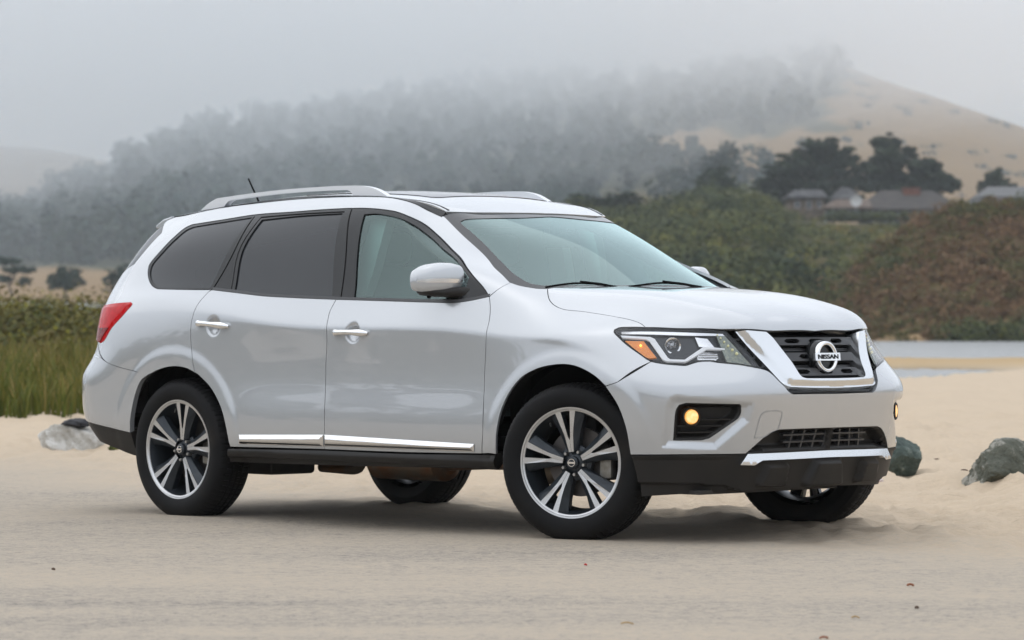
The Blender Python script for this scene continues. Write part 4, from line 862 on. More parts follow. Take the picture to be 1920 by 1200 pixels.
# outlines of the body panels, in metres on the drawing plane named with each panel
OUT = {
 'front_door': [(0.8893,1.1659),(0.7879,1.1479),(0.6852,1.1378),(0.4972,1.1393),(0.1898,1.1463),(-0.2219,1.1563),(-0.2267,1.1419),(-0.2439,1.0919),(-0.2403,1.051),(-0.2347,0.942),(-0.2428,0.822),(-0.2404,0.4625),(-0.2577,0.3895),(0.3978,0.3906),(0.899,0.3983),(0.9173,0.505),(0.9202,0.7987),(0.9261,0.895),(0.929,0.986),(0.9307,1.0484),(0.9112,1.124)],
 'rear_door': [(-0.2219,1.1563),(-0.551,1.1666),(-0.7994,1.1774),(-1.0082,1.1948),(-1.209,1.2112),(-1.232,1.2022),(-1.2643,1.1569),(-1.2939,1.0888),(-1.3109,1.0226),(-1.3104,0.9488),(-1.2952,0.8623),(-1.273,0.7732),(-1.2395,0.7593),(-1.1393,0.6902),(-1.0878,0.6343),(-1.0536,0.5837),(-1.0135,0.4766),(-0.9991,0.3828),(-0.4561,0.3884),(-0.2577,0.3895),(-0.2404,0.4625),(-0.2428,0.822),(-0.2347,0.942),(-0.2403,1.051),(-0.2439,1.0919),(-0.2267,1.1419)],
 'side_panel': [(-1.209,1.2112),(-1.4798,1.2143),(-1.6749,1.2187),(-1.7474,1.2392),(-1.805,1.2776),(-1.8337,1.3129),(-1.8431,1.3481),(-1.8316,1.3693),(-1.782,1.4233),(-1.7242,1.4966),(-1.6675,1.5545),(-1.6182,1.5709),(-1.362,1.5912),(-1.1061,1.6125),(-0.7732,1.6212),(-0.5203,1.6282),(-0.3142,1.63),(-0.2116,1.6279),(-0.0995,1.6202),(0.0523,1.5985),(0.181,1.5528),(0.3201,1.4852),(0.4701,1.4105),(0.6283,1.3369),(0.7747,1.2505),(0.8491,1.2009),(0.8893,1.1659),(0.9495,1.2339),(0.8802,1.2687),(0.7553,1.3231),(0.5067,1.4477),(0.2709,1.5763),(0.2031,1.5957),(0.0672,1.647),(-0.1212,1.6822),(-0.3519,1.6928),(-0.6735,1.6937),(-1.1248,1.6792),(-1.4159,1.6631),(-1.7112,1.6319),(-1.8403,1.6217),(-1.97,1.595),(-1.8933,1.5289),(-1.9197,1.4907),(-1.9629,1.4234),(-2.0163,1.3622),(-2.185,1.2),(-2.225,1.1),(-2.235,1.0),(-2.235,0.94),(-2.0496,0.8197),(-1.945,0.7965),(-1.7911,0.7743),(-1.6585,0.7582),(-1.5976,0.7778),(-1.5151,0.7964),(-1.4244,0.8032),(-1.3398,0.7943),(-1.273,0.7732),(-1.273,0.7732),(-1.2952,0.8623),(-1.3104,0.9488),(-1.3109,1.0226),(-1.2939,1.0888),(-1.2643,1.1569),(-1.232,1.2022)],
 'fender': [(0.2627,0.0308),(0.3604,0.1116),(0.4034,0.0894),(0.4513,0.0746),(0.5098,0.0607),(0.553,0.0618),(0.5671,0.002),(0.5858,-0.0464),(0.62,-0.09),(0.6659,-0.1228),(0.755,-0.154),(0.865,-0.2064),(0.9736,-0.2592),(1.0452,-0.2956),(1.0889,-0.3264),(1.1113,-0.3494),(1.0221,-0.3403),(0.9801,-0.3405),(0.9611,-0.3529),(0.9604,-0.3672),(0.9733,-0.389),(1.0196,-0.4366),(1.0886,-0.4913),(1.1567,-0.5398),(1.0016,-0.6198),(0.938,-0.6184),(0.8937,-0.5747),(0.8413,-0.5318),(0.7475,-0.4709),(0.6423,-0.4289),(0.5466,-0.4062),(0.4607,-0.4043),(0.3953,-0.4321),(0.3529,-0.4773),(0.3279,-0.5426),(0.3214,-0.6107),(0.2389,-0.5709),(0.2472,-0.5061),(0.255,-0.2841),(0.2606,-0.2143),(0.264,-0.1469),(0.2752,-0.0912),(0.2727,-0.0136)],
 'front_bumper': [(0.544,0.7384),(0.6007,0.7597),(0.7552,0.8548),(0.8037,0.8457),(0.8737,0.8388),(0.9224,0.8374),(0.9486,0.8458),(0.9766,0.8532),(1.0123,0.8561),(1.0802,0.8492),(1.1649,0.8402),(1.2762,0.8212),(1.3118,0.8087),(1.3354,0.7899),(1.3603,0.7643),(1.3921,0.7332),(1.4118,0.7111),(1.4319,0.7007),(1.5439,0.7003),(1.6561,0.699),(1.6557,0.6865),(1.655,0.6739),(1.6543,0.6614),(1.6536,0.6488),(1.6528,0.6363),(1.6519,0.6238),(1.651,0.6112),(1.65,0.5987),(1.6489,0.5862),(1.6477,0.5736),(1.6464,0.5611),(1.645,0.5485),(1.6434,0.536),(1.4674,0.5354),(1.3655,0.534),(1.3339,0.5258),(1.2896,0.4989),(1.1999,0.4229),(0.9262,0.4221),(0.6646,0.4181),(0.66,0.418),(0.6357,0.5513),(0.6006,0.6486)],
 'fog': [(0.8819,0.6532),(0.9168,0.6625),(1.1712,0.655),(1.1816,0.6464),(1.1827,0.6098),(1.1686,0.5854),(1.0304,0.4947),(0.988,0.4844),(0.8548,0.4842),(0.8613,0.5969),(0.8681,0.6322)],
 'intake': [(1.6434,0.536),(1.4674,0.5354),(1.3655,0.534),(1.3339,0.5258),(1.2896,0.4989),(1.1999,0.4229),(1.6248,0.426),(1.6271,0.4382),(1.6294,0.4504),(1.6317,0.4627),(1.6339,0.4749),(1.636,0.4871),(1.638,0.4993),(1.6399,0.5116),(1.6417,0.5238)],
 'intake_mesh': [(1.6423,0.528),(1.4675,0.5291),(1.4351,0.5286),(1.3889,0.4281),(1.6248,0.426),(1.6272,0.4387),(1.6296,0.4515),(1.632,0.4642),(1.6342,0.477),(1.6364,0.4897),(1.6385,0.5025),(1.6405,0.5153)],
 'bumper_lower': [(0.6612,0.4155),(0.9262,0.4196),(1.2,0.4204),(1.6248,0.426),(1.6225,0.4136),(1.6201,0.4013),(1.6178,0.3889),(1.6154,0.3766),(1.6131,0.3642),(1.6107,0.3519),(1.6084,0.3395),(1.606,0.3271),(1.6037,0.3148),(1.6013,0.3024),(1.599,0.2901),(1.5966,0.2777),(1.5943,0.2654),(1.5919,0.253),(1.4165,0.2469),(1.2618,0.2421),(1.142,0.2388),(1.1062,0.2281),(0.8538,0.2209),(0.6975,0.2124),(0.691,0.2883)],
 'lip': [(1.2108,0.4217),(1.625,0.427),(1.6223,0.4125),(1.6195,0.398),(1.2773,0.394),(1.2527,0.3831),(1.2337,0.3733),(1.1669,0.3761)],
 'pad': [(1.3109,0.3651),(1.3961,0.3664),(1.383,0.2792),(1.274,0.2751)],
 'pad_base': [(1.2712,0.3725),(1.412,0.3736),(1.3997,0.2631),(1.1983,0.2695)],
 'headlight': [(0.7552,0.8548),(0.6945,0.8957),(0.6336,0.9422),(0.5947,0.9798),(0.5854,0.9954),(0.5882,1.0055),(0.6085,1.0151),(0.6489,1.0179),(0.7351,1.0164),(0.901,1.0112),(1.1074,1.0046),(1.1516,0.96),(1.2137,0.9019),(1.2762,0.8212),(1.1649,0.8402),(1.0802,0.8492),(1.0123,0.8561),(0.9766,0.8532),(0.9486,0.8458),(0.9224,0.8374),(0.8737,0.8388),(0.8037,0.8457)],
 'hl_upper': [(0.6157,1.0042),(0.733,1.0031),(0.9585,0.9956),(1.1006,0.9893),(1.1106,0.9804),(0.9582,0.9818),(0.7326,0.9893),(0.6203,0.9929)],
 'hl_tube': [(0.6139,0.9854),(0.7548,0.9767),(0.7746,0.9679),(0.8347,0.8805),(0.8469,0.8731),(0.9145,0.8718),(1.0022,0.9279),(1.0175,0.9304),(1.109,0.9227),(1.11,0.9164),(1.0222,0.9191),(0.9293,0.8669),(0.9141,0.8619),(0.8292,0.8644),(0.8095,0.873),(0.7494,0.9579),(0.7321,0.9667),(0.6224,0.9753)],
 'amber': [(0.634,0.96),(0.7227,0.9579),(0.7437,0.9291),(0.7804,0.8827),(0.7427,0.8794),(0.6948,0.909)],
 'hl_reflector': [(0.9682,0.978),(1.0288,0.9705),(1.0657,0.9278),(0.9873,0.9354)],
 'hl_reflector_low': [(0.973,0.888),(1.0017,0.9129),(1.0701,0.9078),(1.0818,0.8828),(1.0609,0.8704),(0.9773,0.8706)],
 'hl_inner': [(1.0675,0.9905),(1.1107,0.983),(1.2539,0.8273),(1.1212,0.8528)],
 'hl_side': [(0.7225,0.983),(0.9582,0.9805),(0.9546,0.8706),(0.8495,0.8756)],
 'v_chrome': [(1.1616,0.9988),(1.2061,0.9453),(1.3089,0.8369),(1.3877,0.7497),(1.4018,0.7413),(1.4203,0.7348),(1.5442,0.7286),(1.6549,0.727),(1.6527,0.739),(1.6495,0.751),(1.6454,0.763),(1.4892,0.7648),(1.4652,0.7717),(1.4525,0.7843),(1.4186,0.8407),(1.3313,0.9591),(1.2977,0.9887)],
 'v_face': [(1.2399,0.9954),(1.308,0.912),(1.3622,0.8364),(1.4053,0.7587),(1.4396,0.747),(1.5447,0.7422),(1.652,0.742),(1.6454,0.763),(1.4892,0.7648),(1.4652,0.7717),(1.4525,0.7843),(1.4186,0.8407),(1.3313,0.9591),(1.2977,0.9887)],
 'grille_back': [(1.1215,1.0081),(1.1717,0.9577),(1.2344,0.8998),(1.2926,0.8196),(1.3117,0.807),(1.3354,0.7894),(1.3921,0.7315),(1.4319,0.6982),(1.656,0.695),(1.6562,0.7073),(1.6557,0.7196),(1.6542,0.7319),(1.6515,0.7442),(1.6477,0.7565),(1.6433,0.7688),(1.6384,0.781),(1.6333,0.7933),(1.628,0.8056),(1.6228,0.8179),(1.6176,0.8302),(1.6125,0.8425),(1.6076,0.8548),(1.603,0.8671),(1.5985,0.8794),(1.5944,0.8917),(1.5905,0.904),(1.587,0.9162),(1.5838,0.9285),(1.5808,0.9408),(1.578,0.9531),(1.5754,0.9654),(1.5728,0.9777),(1.5704,0.99)],
 'grille_gap': [(1.1162,0.9981),(1.1674,0.9917),(1.3246,0.8268),(1.2952,0.8195)],
 'grille_lip': [(1.396,0.7264),(1.4307,0.7209),(1.6559,0.716),(1.6562,0.705),(1.4359,0.7057),(1.4145,0.7136)],
 'tow': [(1.2401,0.4973),(1.2624,0.5826),(1.2751,0.6101),(1.2958,0.6224),(1.3537,0.6252),(1.375,0.6185),(1.3779,0.6058),(1.3576,0.5329),(1.3339,0.5258),(1.2896,0.4989)],
 'dlo': [(0.8893,1.1659),(0.7879,1.1479),(0.6852,1.1378),(0.4972,1.1393),(0.1898,1.1463),(-0.2219,1.1563),(-0.551,1.1666),(-0.7994,1.1774),(-1.0082,1.1948),(-1.209,1.2112),(-1.4798,1.2143),(-1.6749,1.2187),(-1.7474,1.2392),(-1.805,1.2776),(-1.8337,1.3129),(-1.8431,1.3481),(-1.8316,1.3693),(-1.782,1.4233),(-1.7242,1.4966),(-1.6675,1.5545),(-1.6182,1.5709),(-1.362,1.5912),(-1.1061,1.6125),(-0.7732,1.6212),(-0.5203,1.6282),(-0.3142,1.63),(-0.2116,1.6279),(-0.0995,1.6202),(0.0523,1.5985),(0.181,1.5528),(0.3201,1.4852),(0.4701,1.4105),(0.6283,1.3369),(0.7747,1.2505),(0.8491,1.2009)],
 'glass_front': [(-0.0946,1.1705),(-0.1049,1.2286),(-0.1924,1.5948),(-0.1002,1.5965),(-0.0334,1.5882),(0.0599,1.5726),(0.1221,1.5569),(0.1881,1.5294),(0.2443,1.5014),(0.4218,1.4173),(0.6314,1.322),(0.7218,1.2615),(0.7233,1.2087),(0.6873,1.1575),(0.2934,1.1593)],
 'glass_rear': [(-1.0325,1.2158),(-1.0514,1.4088),(-1.0053,1.5834),(-0.7061,1.5983),(-0.3681,1.6042),(-0.2644,1.174),(-0.4733,1.1792),(-0.7253,1.186),(-0.8988,1.1995)],
 'glass_quarter': [(-1.2376,1.2242),(-1.4881,1.2264),(-1.6841,1.2307),(-1.7384,1.2508),(-1.7941,1.2862),(-1.8151,1.3185),(-1.8182,1.3434),(-1.8082,1.3637),(-1.7606,1.4142),(-1.699,1.4873),(-1.6412,1.5436),(-1.5938,1.558),(-1.3472,1.5791),(-1.108,1.5986)],
 'glass_vent': [(-1.0608,1.2174),(-1.1864,1.221),(-1.1022,1.3964)],
 'handle_rear_dimple': [(-1.1286,1.0208)],
 'handle_front_dimple': [(-0.0399,0.9896)],
 'handle_rear': [(-1.259,1.034),(-1.0022,1.0173)],
 'handle_front': [(-0.1753,0.9858),(0.0763,0.9837)],
 'trim_rear': [(-0.9153,0.4496),(-0.2484,0.465),(-0.2575,0.4046),(-0.9228,0.4017)],
 'trim_front': [(-0.2402,0.4652),(0.8542,0.4448),(0.8474,0.408),(-0.2485,0.4076)],
 'sill': [(-0.9995,0.38),(-0.4571,0.3856),(-0.2379,0.3876),(0.3966,0.3874),(0.896,0.3948),(0.9989,0.3964),(0.9775,0.3264),(0.8302,0.3286),(0.2131,0.3191),(-0.5176,0.3103),(-1.0415,0.3074)],
 'rear_bumper': [(-1.976,0.87),(-1.414,0.87),(-1.1332,0.843),(-1.0708,0.8197),(-0.9823,0.7965),(-0.8545,0.7743),(-0.745,0.7582),(-0.8001,0.7265),(-0.848,0.648),(-0.879,0.5589),(-0.9099,0.4386),(-1.2161,0.481),(-1.464,0.5),(-2.04,0.5)],
 'rear_bumper_lower': [(-2.04,0.497),(-1.464,0.497),(-1.2181,0.478),(-0.9103,0.4357),(-0.9154,0.3984),(-0.9396,0.3103),(-0.9664,0.3105),(-1.2533,0.3772),(-1.444,0.365),(-1.952,0.365)],
 'tail_light': [(-1.452,1.13),(-1.378,1.135),(-1.3402,1.1279),(-1.0869,1.1428),(-0.9487,1.1475),(-0.9297,1.1395),(-0.9317,1.1265),(-0.9816,1.0743),(-1.07,1.0043),(-1.1417,0.9337),(-1.1891,0.9232),(-1.39,0.955),(-1.464,0.98),(-1.484,1.05)],
 'tail_low': [(-1.423,1.03),(-1.3157,1.0108),(-1.0871,1.0071),(-1.1608,0.9395),(-1.1924,0.9276),(-1.393,0.965)],
 'tailgate': [(-1.972,0.88),(-1.414,0.88),(-1.1332,0.843),(-1.2825,0.94),(-1.28,1.1),(-1.2646,1.2),(-1.1494,1.3593),(-1.364,1.3),(-1.84,1.37)],
 'rear_glass': [(-1.84,1.372),(-1.348,1.3),(-1.1415,1.3533),(-1.1177,1.4205),(-1.1057,1.4878),(-1.094,1.5258),(-1.246,1.59),(-1.332,1.59),(-1.68,1.62)],
 'ws': [(-0.6753,-0.1118),(-0.7122,-0.0489),(-0.7235,0.0622),(-0.6987,0.2198),(-0.6532,0.4676),(-0.6031,0.7291),(-0.455,0.6924),(-0.255,0.6542),(0.0,0.6388),(0.0,-0.307),(-0.56,-0.198)],
 'ws_glass': [(-0.6492,-0.0859),(-0.6788,-0.0387),(-0.6852,0.062),(-0.6618,0.2064),(-0.6208,0.4243),(-0.5925,0.6204),(-0.5823,0.6387),(-0.5599,0.6446),(-0.5058,0.6307),(-0.3862,0.6072),(-0.2439,0.5851),(0.0,0.6018),(0.0,-0.2417),(-0.2972,-0.2219),(-0.4913,-0.1669)],
 'hoodhalf': [(0.0,-0.2016),(-0.4,-0.1714),(-0.6887,-0.1475),(-0.7476,-0.216),(-0.7852,-0.2735),(-0.8079,-0.3352),(-0.8139,-0.3929),(-0.7972,-0.4748),(-0.7871,-0.5822),(-0.7805,-0.6928),(-0.7702,-0.7634),(-0.7678,-0.8126),(-0.7767,-0.8491),(-0.7145,-0.9149),(-0.6317,-0.9925),(-0.5305,-1.0794),(-0.3386,-1.1397),(-0.1365,-1.1612),(0.0,-1.1726)],
 'roofhalf': [(0.402,0.0),(0.382,-0.255),(0.333,-0.45),(0.262,-0.585),(0.1,-0.608),(-0.07,-0.615),(-0.3,-0.618),(-0.7,-0.618),(-1.3,-0.614),(-1.8,-0.602),(-1.99,-0.565),(-2.05,-0.4),(-2.08,0.0)],
 'pocket': [(0.8093,0.4567),(0.8256,0.6397),(0.8453,0.6797),(0.87,0.6898),(1.233,0.6571),(1.2106,0.5783),(1.059,0.4492)],
 'pad_mid': [(1.5599,0.3682),(1.6157,0.378),(1.6131,0.3645),(1.6106,0.351),(1.608,0.3375),(1.6054,0.324),(1.6028,0.3105),(1.6003,0.297),(1.5977,0.2835),(1.5951,0.27),(1.5082,0.2744)],
 'seam1': [(-1.2114,1.2155),(-1.1205,1.408),(-1.09,1.6055)],
 'seam2': [(-0.1915,1.16),(-0.2236,1.3794),(-0.3131,1.6249)],
 'seam3': [(-1.063,1.2174),(-1.0806,1.4075),(-1.0256,1.5982),(-0.7158,1.6085),(-0.3595,1.6133)],
 'ditch': [(-1.8813,1.6201),(-1.7136,1.6335),(-1.4179,1.6646),(-1.1268,1.6807),(-0.6756,1.6952),(-0.3543,1.6943),(-0.1238,1.6837),(0.0655,1.6484),(0.2019,1.5971),(0.2593,1.5764)],
}
RAIL = [(-1.659,1.65),(-1.608,1.68),(-1.518,1.713),(-1.259,1.731),(-1.012,1.744),(-0.698,1.752),(-0.47,1.753),(-0.341,1.748),(-0.245,1.729),(-0.16,1.692),(-0.417,1.701),(-0.443,1.723),(-0.47,1.732),(-0.698,1.732),(-1.058,1.723),(-1.401,1.701),(-1.428,1.693),(-1.464,1.665)]
POCKET = OUT['pocket']
PAD_MID = [OUT['pad_mid'][0], (2.4,.378), (2.4,.27), OUT['pad_mid'][-1]]
SEAMS = [OUT['seam1'], OUT['seam2'], OUT['seam3']]
PTS = {
 'wiper': [(1.0424,-0.6684,1.2055),(1.076,-0.5904,1.2189),(1.115,-0.4988,1.2266),(1.1642,-0.4173,1.2208),(1.2098,-0.343,1.2104)],
 'wiper_left': [(1.2276,-0.266,1.2108),(1.2254,-0.1555,1.2208),(1.2144,-0.007,1.2307),(1.22,0.1449,1.2242),(1.2228,0.2696,1.2129)],
 'projector': [(1.9664,-0.7341,0.9292)],
 'bulb': [(1.8446,-0.8281,0.9303)],
 'led': [(2.0832,-0.5527,0.9805),(2.096,-0.5443,0.9654),(2.1101,-0.5356,0.9478),(2.1262,-0.5254,0.9289),(2.1433,-0.5144,0.9101),(2.1605,-0.5035,0.8925)],
 'fog_lamp': [(2.1263,-0.7683,0.5976)],
 'emblem': [(2.2728,0.0,0.8731)],
 'seam_hint': [(-2.1197,-0.9348,0.843),(-2.2674,-0.9212,0.6826)],
}

# ------------------------------------------------------------------ the car
REFS = {'side': body_reference()}
for _k, _R in (('hood', HOOD), ('ws', WSHIELD), ('roof', ROOF)):
    _r = Ref(); _r.add_grid(sheet(_R)); REFS[_k] = _r.done()

_m = Ref(); _m.v = [REFS['side'].v, REFS['side'].v * MIR]; _m.n = [REFS['side'].n, REFS['side'].n * MIR]
_m.f = [REFS['side'].f, REFS['side'].f[:, ::-1] + len(REFS['side'].v)]; REFS_FRONT = REFS['front'] = _m.done()

def build_car():
    car = empty('parked_car')
    car['label'] = 'silver three-row family car parked on the sand with its front wheels turned'; car['category'] = 'car'
    two = (car, car); paint = M['paint']; black = M['black_plastic']; gloss = M['gloss_black']
    # ---- outer skin
    hoodP = panel('hood', 'hoodhalf', 'hood', 'W', paint, car, sym=True, s=.025, inset=.002, off=.0, flange=.02)
    panel('roof_panel', 'roofhalf', 'roof', 'Z', paint, car, sym=True, s=.03, flange=.02)
    hr, hf = OUT['handle_rear_dimple'][0], OUT['handle_front_dimple'][0]
    def dim(c):
        def f(Q):
            r = np.hypot((Q[:, 0] - c[0]) / 1.0, (Q[:, 1] - c[1]) / 1.0); return -.022 * sst((.062 - r) / .05)
        return f
    fd = panel('front_door', 'front_door', 'side', 'Y', paint, two, s=.014, inset=.002, disp=dim(hf), refine=[(hf[0], hf[1], .075, .006)])
    rd = panel('rear_door', 'rear_door', 'side', 'Y', paint, two, s=.014, inset=.002, disp=dim(hr), refine=[(hr[0], hr[1], .075, .006)])
    panel('rear_quarter_panel', 'side_panel', 'side', 'Y', paint, two, s=.014, inset=.0015, flange=.015)
    panel('front_fender', 'fender', 'side', 'S', paint, two, s=.011, inset=.0015)
    # ---- front bumper with the fog lamp pockets
    pocket = POCKET
    def bump(Q): return -.018 * sst((sdf(Q, pocket) + .012) / .042)
    fb = panel('front_bumper', 'front_bumper', 'front', 'D', paint, car, sym=True, s=.012, inset=.0012, disp=bump, holes=[OUT['fog']], flange=.05)
    panel('tow_cover', frame_strip(OUT['tow'], .0022), 'side', 'D', M['seam'], car, s=.02, holes=[shrink(np.array(OUT['tow']), .0022)], off=.0012, flange=0, disp=bump)
    def bowl(poly, dep, w): return lambda Q: -dep * sst(sdf(Q, poly) / w)
    pk = lambda Q: bump(Q) - .055 * sst((sdf(Q, OUT['fog']) - .003) / .022)
    fz = panel('fog_lamp_bezel', 'fog', 'side', 'D', black, two, s=.010, disp=pk, off=-.006, flange=0)
    fo = np.array(OUT['fog']); c0, c1 = fo.min(0), fo.max(0)
    for z in (.515, .545, .575):
        seg = clip_row(fo, z, .012)
        if seg: panel('fog_slat', [(seg[0] + (.02 if z > .56 else 0), z), (seg[1], z), (seg[1], z + .007), (seg[0] + (.02 if z > .56 else 0), z + .007)], 'side', 'D', black, fz, s=.02, off=-.036, flange=.03)
    fl = np.array(PTS['fog_lamp'][0]); ax = unit((.86, -.5, 0))
    for sgn, par in ((1, fz[0]), (-1, fz[1])):
        q = fl * (1, sgn, 1); a = ax * (1, sgn, 1); c = q - a * .035
        lamp = empty('fog_light', (0, 0, 0), car)
        add('lamp_ring', oriented(lathe_set([(.044, -.03), (.044, .006), (.040, .010), (.036, .004)], 32), c, a), black, lamp)
        add('lamp_bulb', oriented(lathe_set([(.0, .014), (.017, .012), (.029, .008), (.034, .001), (.035, -.008)], 32), c, a), M['fog_glow'], lamp)
    it = OUT['intake']
    panel('lower_intake', 'intake', 'front', 'D', black, car, sym=True, s=.014, disp=bowl(it + [(2.4, .42), (2.4, .54)], .07, .03), off=-.004, flange=0)
    bars = []
    im = np.array(OUT['intake_mesh'])
    for z in (.462, .497): bars.append(panel_data([(1.405, z), (1.645, z), (1.645, z + .008), (1.405, z + .008)], REFS_FRONT, 'D', s=.02, off=-.030, flange=.03, half=True))
    for a in (1.44, 1.50, 1.56, 1.615): bars.append(panel_data([(a - .012, .430), (a - .004, .430), (a + .022, .530), (a + .014, .530)], REFS['side'], 'D', s=.02, off=-.032, flange=.03))
    V, N, F = join_sets(*bars); V, N, F = join_sets((V, N, F), mirror_set((V, N, F))); mesh('intake_grille', V, F, M['dark_trim'], car, N)
    add('radiator', [box_set((2.17, 0, .48 + .0075 * k), (.012, .36, .0022)) for k in range(-7, 8)] + [box_set((2.12, 0, .60), (.01, .34, .28))], M['radiator'], car, smooth=False)
    pad, pb = OUT['pad'], OUT['pad_base']
    def pads(Q):
        h = .036 * sst(1 + sdf(Q, pad) / .026) * sst(sdf(Q, pb) / .006 + .5)
        h += .036 * sst(1 + sdf(Q, PAD_MID) / .026)
        zv = np.interp(Q[:, 0], [.60, .85, 1.1, 1.3], [.288, .285, .272, .20]); return h - .028 * sst((zv - Q[:, 1]) / .012) + .010 * sst((Q[:, 1] - .40) / .008) * sst((1.15 - Q[:, 0]) / .1)
    panel('lower_bumper', 'bumper_lower', 'front', 'D', black, car, sym=True, s=.013, inset=.001, off=-.006, disp=pads, flange=.06)
    panel('chrome_lip', 'lip', 'front', 'D', M['satin_chrome'], car, sym=True, s=.015, off=.012, flange=.03, disp=lambda Q: -.012 * sst((1.15 - Q[:, 0]) / .06) - .45 * np.clip(Q[:, 1] - .398, -.02, .035))
    # ---- grille
    panel('grille_backing', 'grille_back', 'front', 'D', M['matte_black'], car, sym=True, s=.03, off=-.06, flange=0)
    vo = np.array(OUT['v_chrome'][:7] + [(1.75, .727)])
    def rise(Q):
        A, B = vo[:-1], vo[1:]; d = B - A; t = np.clip(((Q[:, None] - A) * d).sum(2) / (d**2).sum(1), 0, 1)
        return -.35 * np.clip(Q[:, 1] - .727, 0, .036) + .030 * sst(np.sqrt((((A + t[..., None] * d) - Q[:, None])**2).sum(2).min(1)) / .034)
    panel('grille_surround', 'v_chrome', 'front', 'D', M['satin_chrome'], car, sym=True, s=.010, off=.004, disp=rise, flange=.07)
    panel('grille_lower_lip', 'grille_lip', 'front', 'D', M['gloss_black'], car, sym=True, s=.02, off=-.02, flange=.04)
    gs = np.array(OUT['v_chrome']); gb = []
    inner = np.array([p for p in OUT['v_chrome'] if p[1] > .7625 and p[0] > 1.30] + [(1.64, .995)])
    inner = inner[inner[:, 0] < 1.66]; inner = np.concatenate([inner[inner[:, 0] > 1.6][:1], inner[inner[:, 0] <= 1.6], [[1.64, .995]]])
    for z0, z1, hs in ((.938, .974, .0), (.866, .904, .07), (.797, .834, .0)):
        y1 = row_end_y(inner, (z0 + z1) / 2)
        holes = []
        zc = (z0 + z1) / 2 + .001
        for k in range(-4, 5):
            yc = k * .165 + hs
            for sg in (1,):
                if abs(yc) + .0 > y1 + .03: continue
                hw = .052; hh = .0105
                holes.append([(yc - hw, zc), (yc - hw + .018, zc - hh), (yc + hw - .018, zc - hh), (yc + hw, zc), (yc + hw - .018, zc + hh), (yc - hw + .018, zc + hh)])
        holes = [h for h in holes if max(abs(p[0]) for p in h) < y1 - .005]
        gb.append(panel_data([(-y1 - .02, z0), (y1 + .02, z0), (y1 + .02, z1), (-y1 - .02, z1)], REFS_FRONT, 'X', s=.03, off=-.022, flange=.03, holes=holes, hsmooth=False))
    for z in (.925, .852, .918, .846, .785):
        y1 = row_end_y(inner, z)
        gb.append(panel_data([(-y1 - .02, z), (y1 + .02, z), (y1 + .02, z + .004), (-y1 - .02, z + .004)], REFS_FRONT, 'X', s=.03, off=-.045, flange=.012))
    V, N, F = join_sets(*gb); gr = mesh('grille_bars', V, F, M['dark_trim'], car, N)
    for t in (.12, .38, .62, .86):
        P = np.array(OUT['grille_gap']); a = P[0] + (P[3] - P[0]) * t; b = P[1] + (P[2] - P[1]) * t
        panel('grille_rib', [tuple(a), tuple(b), (b[0] + .004, b[1] - .008), (a[0] + .004, a[1] - .008)], 'side', 'D', M['dark_trim'], two, s=.02, off=-.03, flange=.02)
    # emblem: ring with a name bar across it
    ec = np.array(PTS['emblem'][0]); ec[1] = 0; ea = unit((1, 0, .10))
    em = add('emblem', oriented(lathe_set([(.056, 0), (.058, .010), (.066, .013), (.073, .010), (.077, 0), (.077, -.02)], 56), ec + ea * .012, ea), M['chrome'], car, autosmooth=60)
    add('emblem_mount', oriented(lathe_set([(.0, 0), (.078, 0), (.088, -.02), (.088, -.05)], 40), ec + ea * .002, ea), M['gloss_black'], em)
    rows = lambda a, b, w: ec + ea * (.020 + w) + np.array([0, a, 0]) + unit(np.cross(ea, (0, 1, 0))) * b
    add('emblem_bar', prism_set([(-.092, -.019), (.092, -.019), (.092, .019), (-.092, .019)], -.012, .004, rows), M['chrome'], em, smooth=False, bevel=.002)
    t = text_mesh('NISSAN', .030, .001); tv = t[0]; wd = tv[:, 0].max() - tv[:, 0].min(); tv[:, 0] -= (tv[:, 0].max() + tv[:, 0].min()) / 2; tv[:, 1] -= (tv[:, 1].max() + tv[:, 1].min()) / 2
    tv[:, 0] *= .148 / wd
    add('emblem_lettering', (np.array([rows(p[0], p[1], .0055 + p[2]) for p in tv]), None, t[1]), M['gloss_black'], em, smooth=False)
    # ---- headlights
    hb = panel('headlight', 'headlight', 'side', 'D', M['lamp_housing'], two, s=.014, off=-.004, disp=bowl(OUT['headlight'], .038, .03), flange=0)
    panel('lamp_side_tint', 'hl_side', 'side', 'D', M['lamp_dark'], hb, s=.02, off=-.03, flange=0)
    panel('light_strip', 'hl_upper', 'side', 'D', M['lamp_silver'], hb, s=.008, off=-.012, flange=.01)
    panel('running_light', 'hl_tube', 'side', 'D', M['white_tube'], hb, s=.006, off=-.012, flange=.012, smooth=False)
    panel('turn_signal', 'amber', 'side', 'D', M['amber'], hb, s=.008, off=-.014, flange=.01)
    panel('reflector', 'hl_reflector', 'side', 'D', M['lamp_silver'], hb, s=.01, off=-.022, flange=.01)
    panel('lower_reflector', 'hl_reflector_low', 'side', 'D', M['lamp_silver'], hb, s=.008, off=-.022, flange=.01, disp=lambda Q: .006 * np.sin(Q[:, 1] * 330))
    panel('inner_lens', 'hl_inner', 'side', 'D', M['lamp_tint'], hb, s=.012, off=-.014, flange=.01)
    bl = np.array(PTS['bulb'][0]); pj = np.array(PTS['projector'][0]); led = np.array(PTS['led']); a = unit((.80, -.60, 0))
